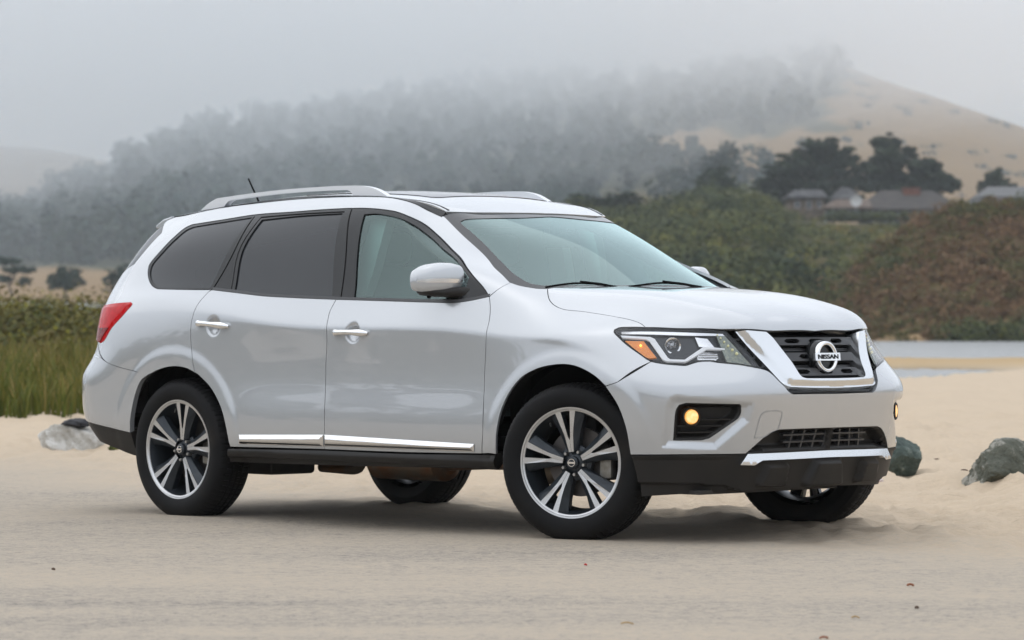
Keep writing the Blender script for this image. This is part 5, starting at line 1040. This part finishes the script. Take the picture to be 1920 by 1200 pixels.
    for sgn, par in ((1, hb[0]), (-1, hb[1])):
        S = lambda p: np.array(p) * (1, sgn, 1)
        add('projector_ring', oriented(lathe_set([(.037, -.03), (.041, .0), (.038, .007), (.031, .005), (.025, -.012), (.006, -.022)], 32), S(pj - a * .022), S(a)), M['chrome'], par)
        add('projector_lens', oriented(lathe_set([(0, .010), (.010, .008), (.018, .003), (.023, -.008)], 24), S(pj - a * .026), S(a)), M['lens'], par)
        add('led_row', [ball(S(p - a * .008), .0034 + .0008 * k) for k, p in enumerate(led)], M['led'], par)
        add('bulb', ball(S(bl - a * .011), .006), M['bulb'], par)
    panel('lamp_cover', 'headlight', 'side', 'D', M['clear'], hb, s=.02, inset=.002, off=.001, flange=0)
    panel('lamp_seal', frame_strip(OUT['headlight'], .006), 'side', 'D', M['gloss_black'], hb, s=.03, off=.0015, flange=0, holes=[shrink(curve_runs(OUT['headlight'], .02), .006)])
    # ---- side glass and its black surround
    dl = panel('window_surround', 'dlo', 'side', 'Y', gloss, two, s=.02, off=-.003, inset=.002, flange=.012, holes=[OUT['glass_front'], OUT['glass_rear'], OUT['glass_quarter']])
    panel('window_pane', 'glass_front', 'side', 'Y', M['tint_green'], fd, s=.016, off=-.010, inset=-.004, flange=0)
    panel('window_pane', 'glass_rear', 'side', 'Y', M['privacy'], rd, s=.03, off=-.010, inset=-.004, flange=0)
    panel('quarter_window', 'glass_quarter', 'side', 'Y', M['privacy'], two, s=.03, off=-.008, inset=-.004, flange=0)
    seams = []
    for line in SEAMS:
        L = np.array(line); d = unit(L[-1] - L[0]); nn = np.array([-d[1], d[0]]) * .0032
        seams.append(panel_data([tuple(p + nn) for p in L] + [tuple(p - nn) for p in L[::-1]], REFS['side'], 'Y', s=.04, off=-.0015, flange=.003))
    V, N, F = join_sets(*seams); mesh('pillar_seam', V, F, M['matte_black'], dl[0], N); V, N, F = mirror_set((V, N, F)); mesh('pillar_seam', V, F, M['matte_black'], dl[1], N)
    # bright belt strip under the windows is rubber: a slim lip along the lower edge
    bl_ = np.array(OUT['dlo'][:10]); bl_ = [tuple(p) for p in bl_] + [(p[0], p[1] + .014) for p in bl_[::-1]]
    panel('belt_seal', bl_, 'side', 'Y', M['dark_trim'], two, s=.03, off=.001, flange=.006)
    # ---- windscreen
    wso = widen(OUT['ws'], .016)
    wsg = panel('windshield', wso, 'ws', 'W', M['windscreen'], car, sym=True, s=.03, off=-.004, flange=.01)
    wh = np.array(OUT['ws']); wi = np.array(OUT['ws_glass'])
    S = ring_half(wso, OUT['ws_glass'], REFS['ws'], 'W', -.0015); V, N, F = join_sets(S, mirror_set(S)); mesh('windshield_band', V, F, M['frit'], wsg, N)
    # sunroof
    sr = [(.018, 0), (.018, -.20), (.012, -.38), (-.02, -.425), (-.30, -.435), (-.9, -.435), (-1.02, -.40), (-1.03, 0)]
    panel('sunroof', sr, 'roof', 'Z', M['roof_glass'], car, sym=True, s=.03, off=.003, flange=.006)
    # drip moulding and roof rails
    dpath = smoothline([plane_pt(p, 'Y') for p in OUT['ditch']], 5); dm = []
    fr = np.linspace(0, 1, len(dpath)); wid = .006 + .017 * sst((fr - .60) / .30)
    Vd = []
    for p, w in zip(dpath, wid):
        y = p[1]; h = REFS['roof'].ray(np.array([p[0], y + 2 * w + .006, 3.]), np.array([0, 0, -1.])); zi = h[0][2] + .003 if h else p[2]
        zi = min(max(zi, p[2] - .001), p[2] + .040)
        Vd += [(p[0], y - .004, p[2] + .001), (p[0], y + w, (p[2] + zi) / 2 + .003), (p[0], y + w * 2.0 + .006, zi), (p[0], y + w * 2.0 + .006, zi - .02), (p[0], y - .004, p[2] - .02)]
    n5 = len(dpath); Fd = [(i * 5 + k, i * 5 + (k + 1) % 5, (i + 1) * 5 + (k + 1) % 5, (i + 1) * 5 + k) for i in range(n5 - 1) for k in range(5)] + [tuple(range(5)), tuple((n5 - 1) * 5 + k for k in range(4, -1, -1))]
    pair('drip_moulding', (np.array(Vd), None, Fd), M['gloss_black'], two)
    rail_o = curve_runs(RAIL, .04); yy = lambda a, b, w: (a, w, b)
    rr = pair('roof_rail', prism_set([tuple(p) for p in rail_o], -.607, -.570, yy), M['rail'], two, bevel=.010)
    # antenna
    ap = np.array([-1.62, -.05, 1.69])
    add('antenna', tube_set([(-1.64, -.20, 1.692), (-1.652, -.20, 1.715), (-1.735, -.20, 1.837)], [.008, .0055, .0046], 8), M['matte_black'], car)
    # rear spoiler
    sp = prism_set([(-1.96, 1.628), (-2.03, 1.622), (-2.115, 1.590), (-2.115, 1.570), (-2.03, 1.578), (-1.98, 1.580)], -.585, .585, lambda a, b, w: (a - .06 * (1 - (w / .6)**2), w, b + .03 * (1 - (w / .6)**2)))
    V = []; ys = np.linspace(-.585, .585, 25); prof = [(-1.93, 1.622), (-2.01, 1.605), (-2.07, 1.575), (-2.075, 1.558), (-2.01, 1.555), (-1.96, 1.560)]
    for y in ys:
        k = 1 - (y / .6)**2
        V += [(a - .055 * k, y, b + .028 * k) for a, b in prof]
    F = [(i * 6 + k, i * 6 + (k + 1) % 6, (i + 1) * 6 + (k + 1) % 6, (i + 1) * 6 + k) for i in range(24) for k in range(6)] + [tuple(range(6)), tuple(24 * 6 + k for k in range(5, -1, -1))]
    add('rear_spoiler', (np.array(V), None, F), paint, car, bevel=.006)
    # ---- tail
    panel('tailgate', 'tailgate', 'side', 'R', paint, car, sym=True, s=.03, off=-.002)
    panel('rear_window', 'rear_glass', 'side', 'R', M['privacy'], car, sym=True, s=.03, off=-.004)
    panel('rear_bumper', 'rear_bumper', 'side', 'R', paint, car, sym=True, s=.02, inset=.0015, flange=.03)
    panel('rear_lower_bumper', 'rear_bumper_lower', 'side', 'R', black, car, sym=True, s=.02, off=-.004, flange=.05)
    tl = panel('tail_light', 'tail_light', 'side', 'R', M['red_lens'], two, s=.015, off=.010, flange=.03, disp=lambda Q: -.008 * sst(1 - sdf(Q, OUT['tail_light']) / .02))
    panel('reversing_lens', 'tail_low', 'side', 'R', M['dark_red'], tl, s=.015, off=.0125, flange=.005)
    # ---- lower cladding and chrome side strips
    sl = panel('sill_cladding', 'sill', 'side', 'Y', black, two, s=.014, off=.004, flange=.05, inset=.001, disp=lambda Q: .020 * sst((.396 - Q[:, 1]) / .026) - .014 * sst((.345 - Q[:, 1]) / .015))
    for key, par in (('trim_front', fd), ('trim_rear', rd)):
        P = np.array(OUT[key])
        panel('side_strip', P, 'side', 'Y', M['chrome'], par, s=.006, off=.003, flange=.012, disp=lambda Q, P=P: .014 * sst(sdf(Q, P) / .026 + .12))
    # ---- door handles
    for key, par in (('handle_front', fd), ('handle_rear', rd)):
        (x0, z0), (x1, z1) = OUT[key]; n = 13; path = []; rad = []
        c = side_pt(((x0 + x1) / 2, (z0 + z1) / 2))
        for k in range(n):
            f = k / (n - 1); x = x0 + (x1 - x0) * f; z = z0 + (z1 - z0) * f + .004 * math.sin(f * math.pi)
            y = c[1] - .004 - .030 * math.sin(math.pi * min(1, max(0, f)))**.5
            path.append((x, y, z)); rad.append(.0125 + .007 * sst((.24 - f) / .2) + .005 * sst((f - .55) / .3) * sst((1 - f) / .15))
        rad[0] = .015; rad[-1] = .008
        hd = pair('door_handle', tube_set(path, rad, 14, flat=.62), M['chrome'], par)
    # ---- mirrors
    for i, par in enumerate(fd):
        mir = empty('side_mirror', (0, 0, 0), car); fl_ = i == 1
        secs = [(-.860, .629, 1.254, .045, .056), (-.873, .625, 1.255, .066, .070), (-.913, .607, 1.257, .080, .078), (-.963, .582, 1.256, .084, .079), (-1.013, .555, 1.252, .074, .071), (-1.046, .534, 1.247, .052, .053), (-1.060, .522, 1.244, .024, .027)]
        V, F = loft(secs, 28, 2.7); add('mirror_cap', (V, None, F), paint, mir, flip=fl_)
        secs2 = [(-.845, .79, 1.180, .050, .024), (-.880, .765, 1.182, .056, .028), (-.90, .680, 1.187, .066, .028), (-.93, .620, 1.190, .072, .026), (-.97, .585, 1.189, .070, .024), (-1.013, .557, 1.191, .056, .02), (-1.033, .542, 1.197, .03, .012)]
        V, F = loft(secs2, 20, 2.5); add('mirror_base', (V, None, F), black, mir, flip=fl_)
        add('mirror_camera', ball((.572, -1.0, 1.168), .012), M['matte_black'], mir, flip=fl_)
        strip = []
        for k, (y, xc, zc, hx, hz) in enumerate(secs[1:7]):
            row = []
            for th in (-.10, -.02, .06):
                row.append(sup_pt(xc, zc, hx + .002, hz + .002, th - .10 + .10 * (k / 5.), 2.7, y))
            strip.append(row)
        G = np.array(strip); V = G.reshape(-1, 3); F = [(a * 3 + b, a * 3 + b + 1, (a + 1) * 3 + b + 1, (a + 1) * 3 + b) for a in range(len(G) - 1) for b in range(2)]
        add('mirror_turn_lamp', (V, None, F), M['lamp_silver'], mir, flip=fl_)
    # ---- wipers
    for key in ('wiper', 'wiper_left'):
        P = smoothline(PTS[key], 4) + np.array([.01, 0, .006])
        wp = add('wiper', tube_set(P, .005, 8), M['matte_black'], car)
        mid = P[len(P) // 2]; e = P[-1]
        add('wiper_arm', tube_set([mid + (0, 0, .008), (mid + e) / 2 + (.015, 0, .004), e + (.03, .03, -.015)], [.005, .006, .009], 8), M['matte_black'], wp)
    # ---- black shell added behind the panels to block light in the gaps
    shell = []
    arF = [(1.462 + .475 * math.cos(t), .37 + .475 * math.sin(t)) for t in np.linspace(math.radians(176), math.radians(4), 20)]
    arR = [(-1.42 + .455 * math.cos(t), .37 + .455 * math.sin(t)) for t in np.linspace(math.radians(176), math.radians(4), 20)]
    side_poly = [(-2.1, .45)] + [(-1.88, .42)] + arR + [(-.95, .36), (.97, .36)] + arF[0:12] + [(1.62, .86), (1.62, .98), (1.30, 1.06), (1.0, 1.15), (.78, 1.275), (.60, 1.38), (.43, 1.475), (.27, 1.56), (.05, 1.62), (-.3, 1.64), (-.8, 1.645), (-1.3, 1.61), (-1.7, 1.56), (-1.9, 1.45), (-2.08, 1.1), (-2.1, .9)]
    dl_big = shrink(curve_runs(OUT['dlo'], .03), .03)
    shell.append(panel_data(side_poly, REFS['side'], 'Y', s=.05, off=-.028, flange=0, holes=[dl_big], smooth=False))
    for S in list(shell): shell.append(mirror_set(S))
    V, N, F = join_sets(*shell); mesh('gap_light_block', V, F, M['matte_black'], car, N)
    box = [box_set((1.55, 0, .95), (.42, .62, .02)), box_set((1.85, 0, .80), (.12, .36, .15)), box_set((1.05, 0, .80), (.03, .80, .30)), box_set((1.62, 0, .60), (.35, .50, .25)), box_set((1.30, 0, 1.12), (.12, .66, .03))]
    add('engine_bay', box, M['matte_black'], car, smooth=False)
    S = panel_data([(.40, 0), (.30, -.45), (.22, -.56), (-.05, -.60), (-1.3, -.60), (-1.8, -.58), (-1.98, -.54), (-2.05, 0)], REFS['roof'], 'Z', s=.08, off=-.035, flange=0, half=True)
    V, N, F = join_sets(S, mirror_set(S)); mesh('headliner', V, F, M['headliner'], car, N)
    # ---- wheel wells
    for xw, r0 in ((1.462, .478), (-1.42, .458)):
        prof = [(r0, .84), (r0 + .01, .70), (r0 + .01, .40)]
        V, _, F = lathe_set(prof, 32, a0=math.radians(-1), a1=math.radians(181)); V = V + (xw, 0, .37)
        pair('wheel_well', [(V, None, F), box_set((xw, -.42, .58), (.46, .01, .30))], M['matte_black'], two)
    # ---- underside, with floor pans added to deepen the shadow below
    add('underbody', [box_set((-.25, 0, .37), (1.05, .80, .02)), box_set((-.05, 0, .405), (2.1, .56, .012)), box_set((1.80, 0, .262), (.30, .62, .012)), box_set((-2.15, 0, .395), (.22, .66, .012)), box_set((-1.9, 0, .42), (.40, .72, .03)), box_set((-1.45, 0, .42), (.2, .40, .05)), box_set((1.45, 0, .42), (.55, .40, .04)), box_set((-1.22, -.42, .29), (.12, .16, .07), .02), box_set((-1.05, .45, .30), (.25, .2, .07), .03), box_set((.55, .3, .31), (.5, .25, .05), .03), box_set((-.45, .35, .32), (.45, .3, .06), .03), box_set((1.95, -.2, .24), (.15, .5, .01))], M['underside'], car, bevel=.004)
    ex = [tube_set(smoothline([(-1.10, -.22, .255), (-.92, -.22, .25), (-.80, -.22, .26), (-.74, -.25, .32), (-.60, -.30, .335), (-.45, -.32, .33)], 5), .030, 12),
          tube_set([(-.50, -.36, .30), (-.47, -.36, .30), (.02, -.36, .30), (.05, -.36, .30)], [.05, .085, .085, .05], 20, flat=1.25),
          tube_set([(.05, -.36, .30), (.35, -.30, .315), (.50, -.30, .31)], .028, 12),
          tube_set([(.52, -.32, .295), (.56, -.32, .295), (.86, -.32, .29), (.90, -.32, .29)], [.045, .070, .070, .045], 20),
          tube_set([(.90, -.32, .29), (1.1, -.25, .33)], .03, 12)]
    add('exhaust', ex, M['exhaust'], car)
    # ---- cabin
    seat = M['seat']
    for y in (-.40, .40):
        st = empty('front_seat', (0, 0, 0), car)
        add('seat_cushion', box_set((.02, y, .72), (.26, .25, .10), .05), seat, st)
        add('seat_back', rounded_back(-.22, y, .78, 1.33, .25), seat, st)
        add('headrest', box_set((-.36, y, 1.43), (.05, .13, .085), .04), seat, st)
    bs = empty('rear_seat', (0, 0, 0), car)
    add('bench', box_set((-.9, 0, .74), (.26, .66, .09), .05), seat, bs)
    for y in (-.42, .42): add('backrest', rounded_back(-1.15, y, .80, 1.30, .28), seat, bs); add('headrest', box_set((-1.28, y, 1.41), (.05, .12, .07), .035), seat, bs)
    add('dashboard', [box_set((.92, 0, 1.0), (.20, .72, .12), .05), box_set((.80, .38, 1.08), (.10, .18, .06), .04), box_set((1.05, 0, 1.10), (.14, .70, .03), .02)], M['dash'], car)
    W = np.array(Matrix.Rotation(math.radians(-25), 3, 'Y')); V, _, F = lathe_set([(.165 + .014 * math.cos(t), .014 * math.sin(t)) for t in np.linspace(0, 2 * math.pi, 9)], 28)
    V = V[:, [1, 0, 2]] @ W.T + (.62, .38, 1.03)
    add('steering_wheel', [(V, None, F), box_set((.62, .38, 1.03), (.02, .15, .03), .01)], M['dash'], car)
    pair('pillar_cover', [tube_set(smoothline([(1.0, -.73, 1.13), (.70, -.672, 1.30), (.40, -.605, 1.45), (.24, -.575, 1.535), (.03, -.60, 1.585)], 4), .036, 10)], M['dash'], two)
    add('header_trim', tube_set([(.27, -.56, 1.55), (.33, -.3, 1.56), (.35, 0, 1.56), (.33, .3, 1.56), (.27, .56, 1.55)], .035, 8), M['headliner'], car)
    add('rear_view_mirror', [box_set((.50, 0, 1.46), (.018, .125, .036), .015), box_set((.46, 0, 1.52), (.02, .02, .04), .01)], M['mirror_dark'], car)
    pair('pillar_trim', [prism_set([(-.26, 1.10), (-.16, 1.10), (-.12, 1.30), (-.10, 1.58), (-.22, 1.58)], -.80, -.74, lambda a, b, w: (a, w + (b - 1.1) * .30, b)), prism_set([(-1.18, 1.1), (-1.05, 1.1), (-.92, 1.58), (-1.05, 1.58)], -.80, -.74, lambda a, b, w: (a, w + (b - 1.1) * .30, b))], M['headliner'], two, smooth=False)
    add('cabin_floor', [box_set((-.6, 0, .55), (1.3, .78, .02)), box_set((-1.75, 0, .95), (.25, .70, .38)), box_set((.95, 0, .75), (.06, .75, .25))], M['matte_black'], car, smooth=False)
    pair('door_lining', [panel_like((-1.05, .90), (.95, .90), (.95, 1.10), (-1.05, 1.12), -.865)], M['dash'], two, smooth=False)
    # ---- wheels
    for x, s, steer, ph in ((1.45, 1, 18.5, 97.5), (-1.45, 1, 0, 82), (1.45, -1, 18.5, 60), (-1.45, -1, 0, 75)):
        build_wheel(car, x, s, math.radians(steer), math.radians(ph), .37 if x > 0 else .358)
    return car

def build_wheel(car, x, sgn, steer, phase, hz=.37):
    """wheel-local frame: outward is -y on the right-hand side; the left-hand wheels are turned about z"""
    w = empty('wheel', (x, -.835 * sgn, hz), car, steer + (0 if sgn > 0 else math.pi))
    L = .105                                                              # lip plane, outward of the wheel's middle
    # tyre
    n = 72; sub = 6; prof = [(.262, L - .004), (.272, L + .004), (.292, L + .011), (.318, L + .0135), (.340, L + .010), (.357, L + .001), (.366, L - .010), (.372, L - .022)]
    tread = [(.379, L - .034), (.381, L - .060), (.3815, L - .0655), (.3735, L - .068), (.3735, L - .076), (.382, L - .0785), (.383, L - .102), (.3745, L - .104), (.3745, L - .112), (.383, L - .1145), (.382, L - .135), (.3735, L - .138), (.3735, L - .146), (.3815, L - .149), (.379, L - .178)]
    back = [(.372, L - .190), (.357, L - .211), (.318, L - .2235), (.272, L - .214), (.262, L - .206)]
    P = np.array(prof + tread + back); m = n * sub; V = []; k0 = len(prof); k1 = k0 + len(tread)
    for i in range(m):
        a = 2 * math.pi * i / m
        for q, (r, ax) in enumerate(P):
            rr = r; aa = a
            if k0 - 2 <= q < k1 + 1:
                sk = .010 * math.sin((q - k0) * .9)                       # slanted sipes
                ph = (i + (q - k0) * .35) % sub
                if ph < 1.0 and r > .377: rr = r - .006
                if q < k0 or q >= k1: rr = r - (.004 if ph < 1.2 else 0)
                aa = a
            V.append((rr * math.cos(aa), -ax, rr * math.sin(aa)))
    kk = len(P); F = [(i * kk + q, i * kk + q + 1, ((i + 1) % m) * kk + q + 1, ((i + 1) % m) * kk + q) for i in range(m) for q in range(kk - 1)]
    add('tyre', (np.array(V), None, F), M['tyre'], w, autosmooth=28)
    # rim: barrel, bright lip, spokes
    rim = add('rim', [lathe_set([(.2475, L - .010), (.240, L - .030), (.232, L - .060), (.224, L - .16), (.240, L - .20)], 72),
                      lathe_set([(.0, L - .055), (.072, L - .050), (.085, L - .058), (.085, L - .09)], 40)], M['rim_dark'], w, autosmooth=50)
    add('rim_lip', lathe_set([(.247, L - .012), (.2485, L - .006), (.2555, L - .0035), (.2585, L + .001), (.2655, L + .002), (.2685, L - .004)], 90), M['rim_bright'], rim)
    faces = []; dark = []; fw = lambda r: L - .024 + .018 * sst((r - .05) / .20)
    blade = [(-.0005, .052), (-.0005, .110), (-.006, .125), (-.0245, .2495), (-.054, .2460), (-.031, .166), (-.0215, .126), (-.0125, .052)]
    wing = [(-.0125, .052), (-.0215, .126), (-.031, .166), (-.054, .2460)]
    wout = [(-.030, .060), (-.046, .120), (-.062, .165), (-.094, .2325)]
    for i in range(5):
        a = phase + 2 * math.pi * i / 5; er = np.array([math.cos(a), 0, math.sin(a)]); es = np.array([-math.sin(a), 0, math.cos(a)])
        for sg in (1, -1):
            pt = lambda s, r, ax: er * r + es * (-s * sg) + np.array([0, -ax, 0])
            B = blade; nB = len(B)
            V = [pt(s, r, fw(r)) for s, r in B]; faces.append((np.array(V), None, [tuple(range(nB))]))
            Vw = [pt(s, r, fw(r)) for s, r in B] + [pt(s, r, fw(r) - .045) for s, r in B]
            dark.append((np.array(Vw), None, [(k, k + nB, (k + 1) % nB + nB, (k + 1) % nB) for k in range(4)]))
            Vd = [pt(s, r, fw(r) - .0005) for s, r in wing] + [pt(s, r, fw(r) - (.020 if k < 2 else .026)) for k, (s, r) in enumerate(wout)] + [pt(s, r, fw(r) - .060) for s, r in wout]
            Fd = [(k, k + 1, k + 5, k + 4) for k in range(3)] + [(k + 4, k + 5, k + 9, k + 8) for k in range(3)]
            dark.append((np.array(Vd), None, Fd))
    add('spoke_face', faces, M['rim_bright'], rim, smooth=False)
    add('spoke_side', dark, M['rim_dark'], rim, smooth=False)
    hub = add('hub_cap', lathe_set([(0, L - .012), (.024, L - .013), (.030, L - .018), (.032, L - .034), (.045, L - .040), (.060, L - .050)], 36), M['rim_dark'], w)
    add('cap_emblem', [lathe_set([(.0145, L - .0125), (.016, L - .0095), (.019, L - .0095), (.0205, L - .0135)], 28), box_set((0, -(L - .0105), 0), (.020, .0025, .0045))], M['chrome'], hub, autosmooth=60)
    nuts = []
    for i in range(5):
        a = phase + math.pi / 5 + 2 * math.pi * i / 5; c = np.array([.057 * math.cos(a), 0, .057 * math.sin(a)])
        V, _, F = lathe_set([(0, L - .022), (.007, L - .022), (.0095, L - .028), (.0095, L - .055)], 6); nuts.append((V + c, None, F))
    add('lug_nut', nuts, M['nut'], w, smooth=False)
    add('brake_disc', [lathe_set([(.06, L - .11), (.165, L - .11), (.165, L - .135), (.06, L - .135)], 48), lathe_set([(0, L - .08), (.075, L - .085), (.08, L - .13)], 32)], M['disc'], w)
    ca = box_set((.150, -(L - .105), -.005), (.032, .035, .072), .012)
    V = ca[0].copy(); Rm = np.array(Matrix.Rotation(0 if sgn > 0 else math.pi, 3, 'Y')); add('brake_caliper', (V @ Rm.T, None, ca[2]), M['caliper'], w)
    add('hub_carrier', [tube_set([(0, -.02, 0), (0, .20, 0)], .07, 16), box_set((0, .12, .10), (.05, .04, .16), .02), box_set((-.02, .25, -.08), (.04, .18, .02), .01)], M['underside'], w)
    vs = phase + math.radians(28); c = np.array([.228 * math.cos(vs), -(L - .05), .228 * math.sin(vs)])
    add('valve_stem', tube_set([c, c * (.92, 1, .92) + (0, -.012, 0)], [.005, .0035], 8), M['nut'], w)
    return w

car_materials()
car = build_car()
car.location = (-.1025, 18.4914, 0); car.rotation_euler = (0, 0, math.radians(-45.23))

# ------------------------------------------------------------------ air: an even haze over everything and a cloud lying on the hill
def volume_material(name, col, dens, an=0.):
    m = bpy.data.materials.new(name); m.use_nodes = True; nt = m.node_tree; nt.nodes.clear(); o = nt.nodes.new('ShaderNodeOutputMaterial'); v = nt.nodes.new('ShaderNodeVolumePrincipled')
    v.inputs['Color'].default_value = (*col, 1); v.inputs['Density'].default_value = dens; v.inputs['Anisotropy'].default_value = an; nt.links.new(v.outputs[0], o.inputs['Volume']); return m
V, _, F = box_set((0, 900, 75), (2900, 2700, 78)); hz = add('haze', (V, None, F), volume_material('haze_air', (.90, .955, 1.0), .00020), None, smooth=False); tag(hz, 'thin even sea haze filling the air', 'haze', kind='stuff')
cm = volume_material('cloud_vapour', (1, 1, 1), .00105, 0.)
cm2 = volume_material('dense_cloud_vapour', (1, 1, 1), .0022, 0.)
cm0 = volume_material('thin_mist', (.84, .93, 1), .00085, 0.)
for k, zb in enumerate((-14, 20, 32, 41, 48, 54, 60, 66)):
    nx, ny = 60, 26; X, Y = np.meshgrid(np.linspace(-1300, 1300, nx), np.linspace(560 + (k == 0) * 10 + k * 2, 2300, ny), indexing='ij')
    if k == 0: Y = 2300 - (2300 - Y) * (2300 - (330 + 240 * sst((X + 12) / 40.))) / (2300 - 570.)
    slope = X / Y * 6600 + 960                                             # the cloud hangs lower towards the left
    lift = np.interp(slope, [-400, 150, 500, 900, 1400, 1650, 2000], [-12, -8, -1, 5, 8, 19, 26])
    B = zb + (k > 0) * lift * (1 - k * .06) + (15 if k else 6) * (fbm(X / 90, Y / 120, 300 + k, 3) - .5)
    T = np.full_like(B, 90 - k * .6); V = np.concatenate([np.stack([X, Y, B], 2).reshape(-1, 3), np.stack([X, Y, T], 2).reshape(-1, 3)])
    g4 = grid_faces(nx, ny); n = nx * ny; loop = [(i * ny) for i in range(nx)] + [(nx - 1) * ny + j for j in range(1, ny)] + [i * ny + ny - 1 for i in range(nx - 2, -1, -1)] + [j for j in range(ny - 2, 0, -1)]
    side = np.array([(a, b, b + n, a + n) for a, b in zip(loop, loop[1:] + loop[:1])]); F = np.concatenate([g4[:, ::-1], g4 + n, side])
    o = raw('low_cloud', V, F, cm0 if k == 0 else cm if k < 5 else cm2); tag(o, 'grey fog bank lying on the top of the wooded hill', 'fog', group='layers of the fog bank', kind='stuff')
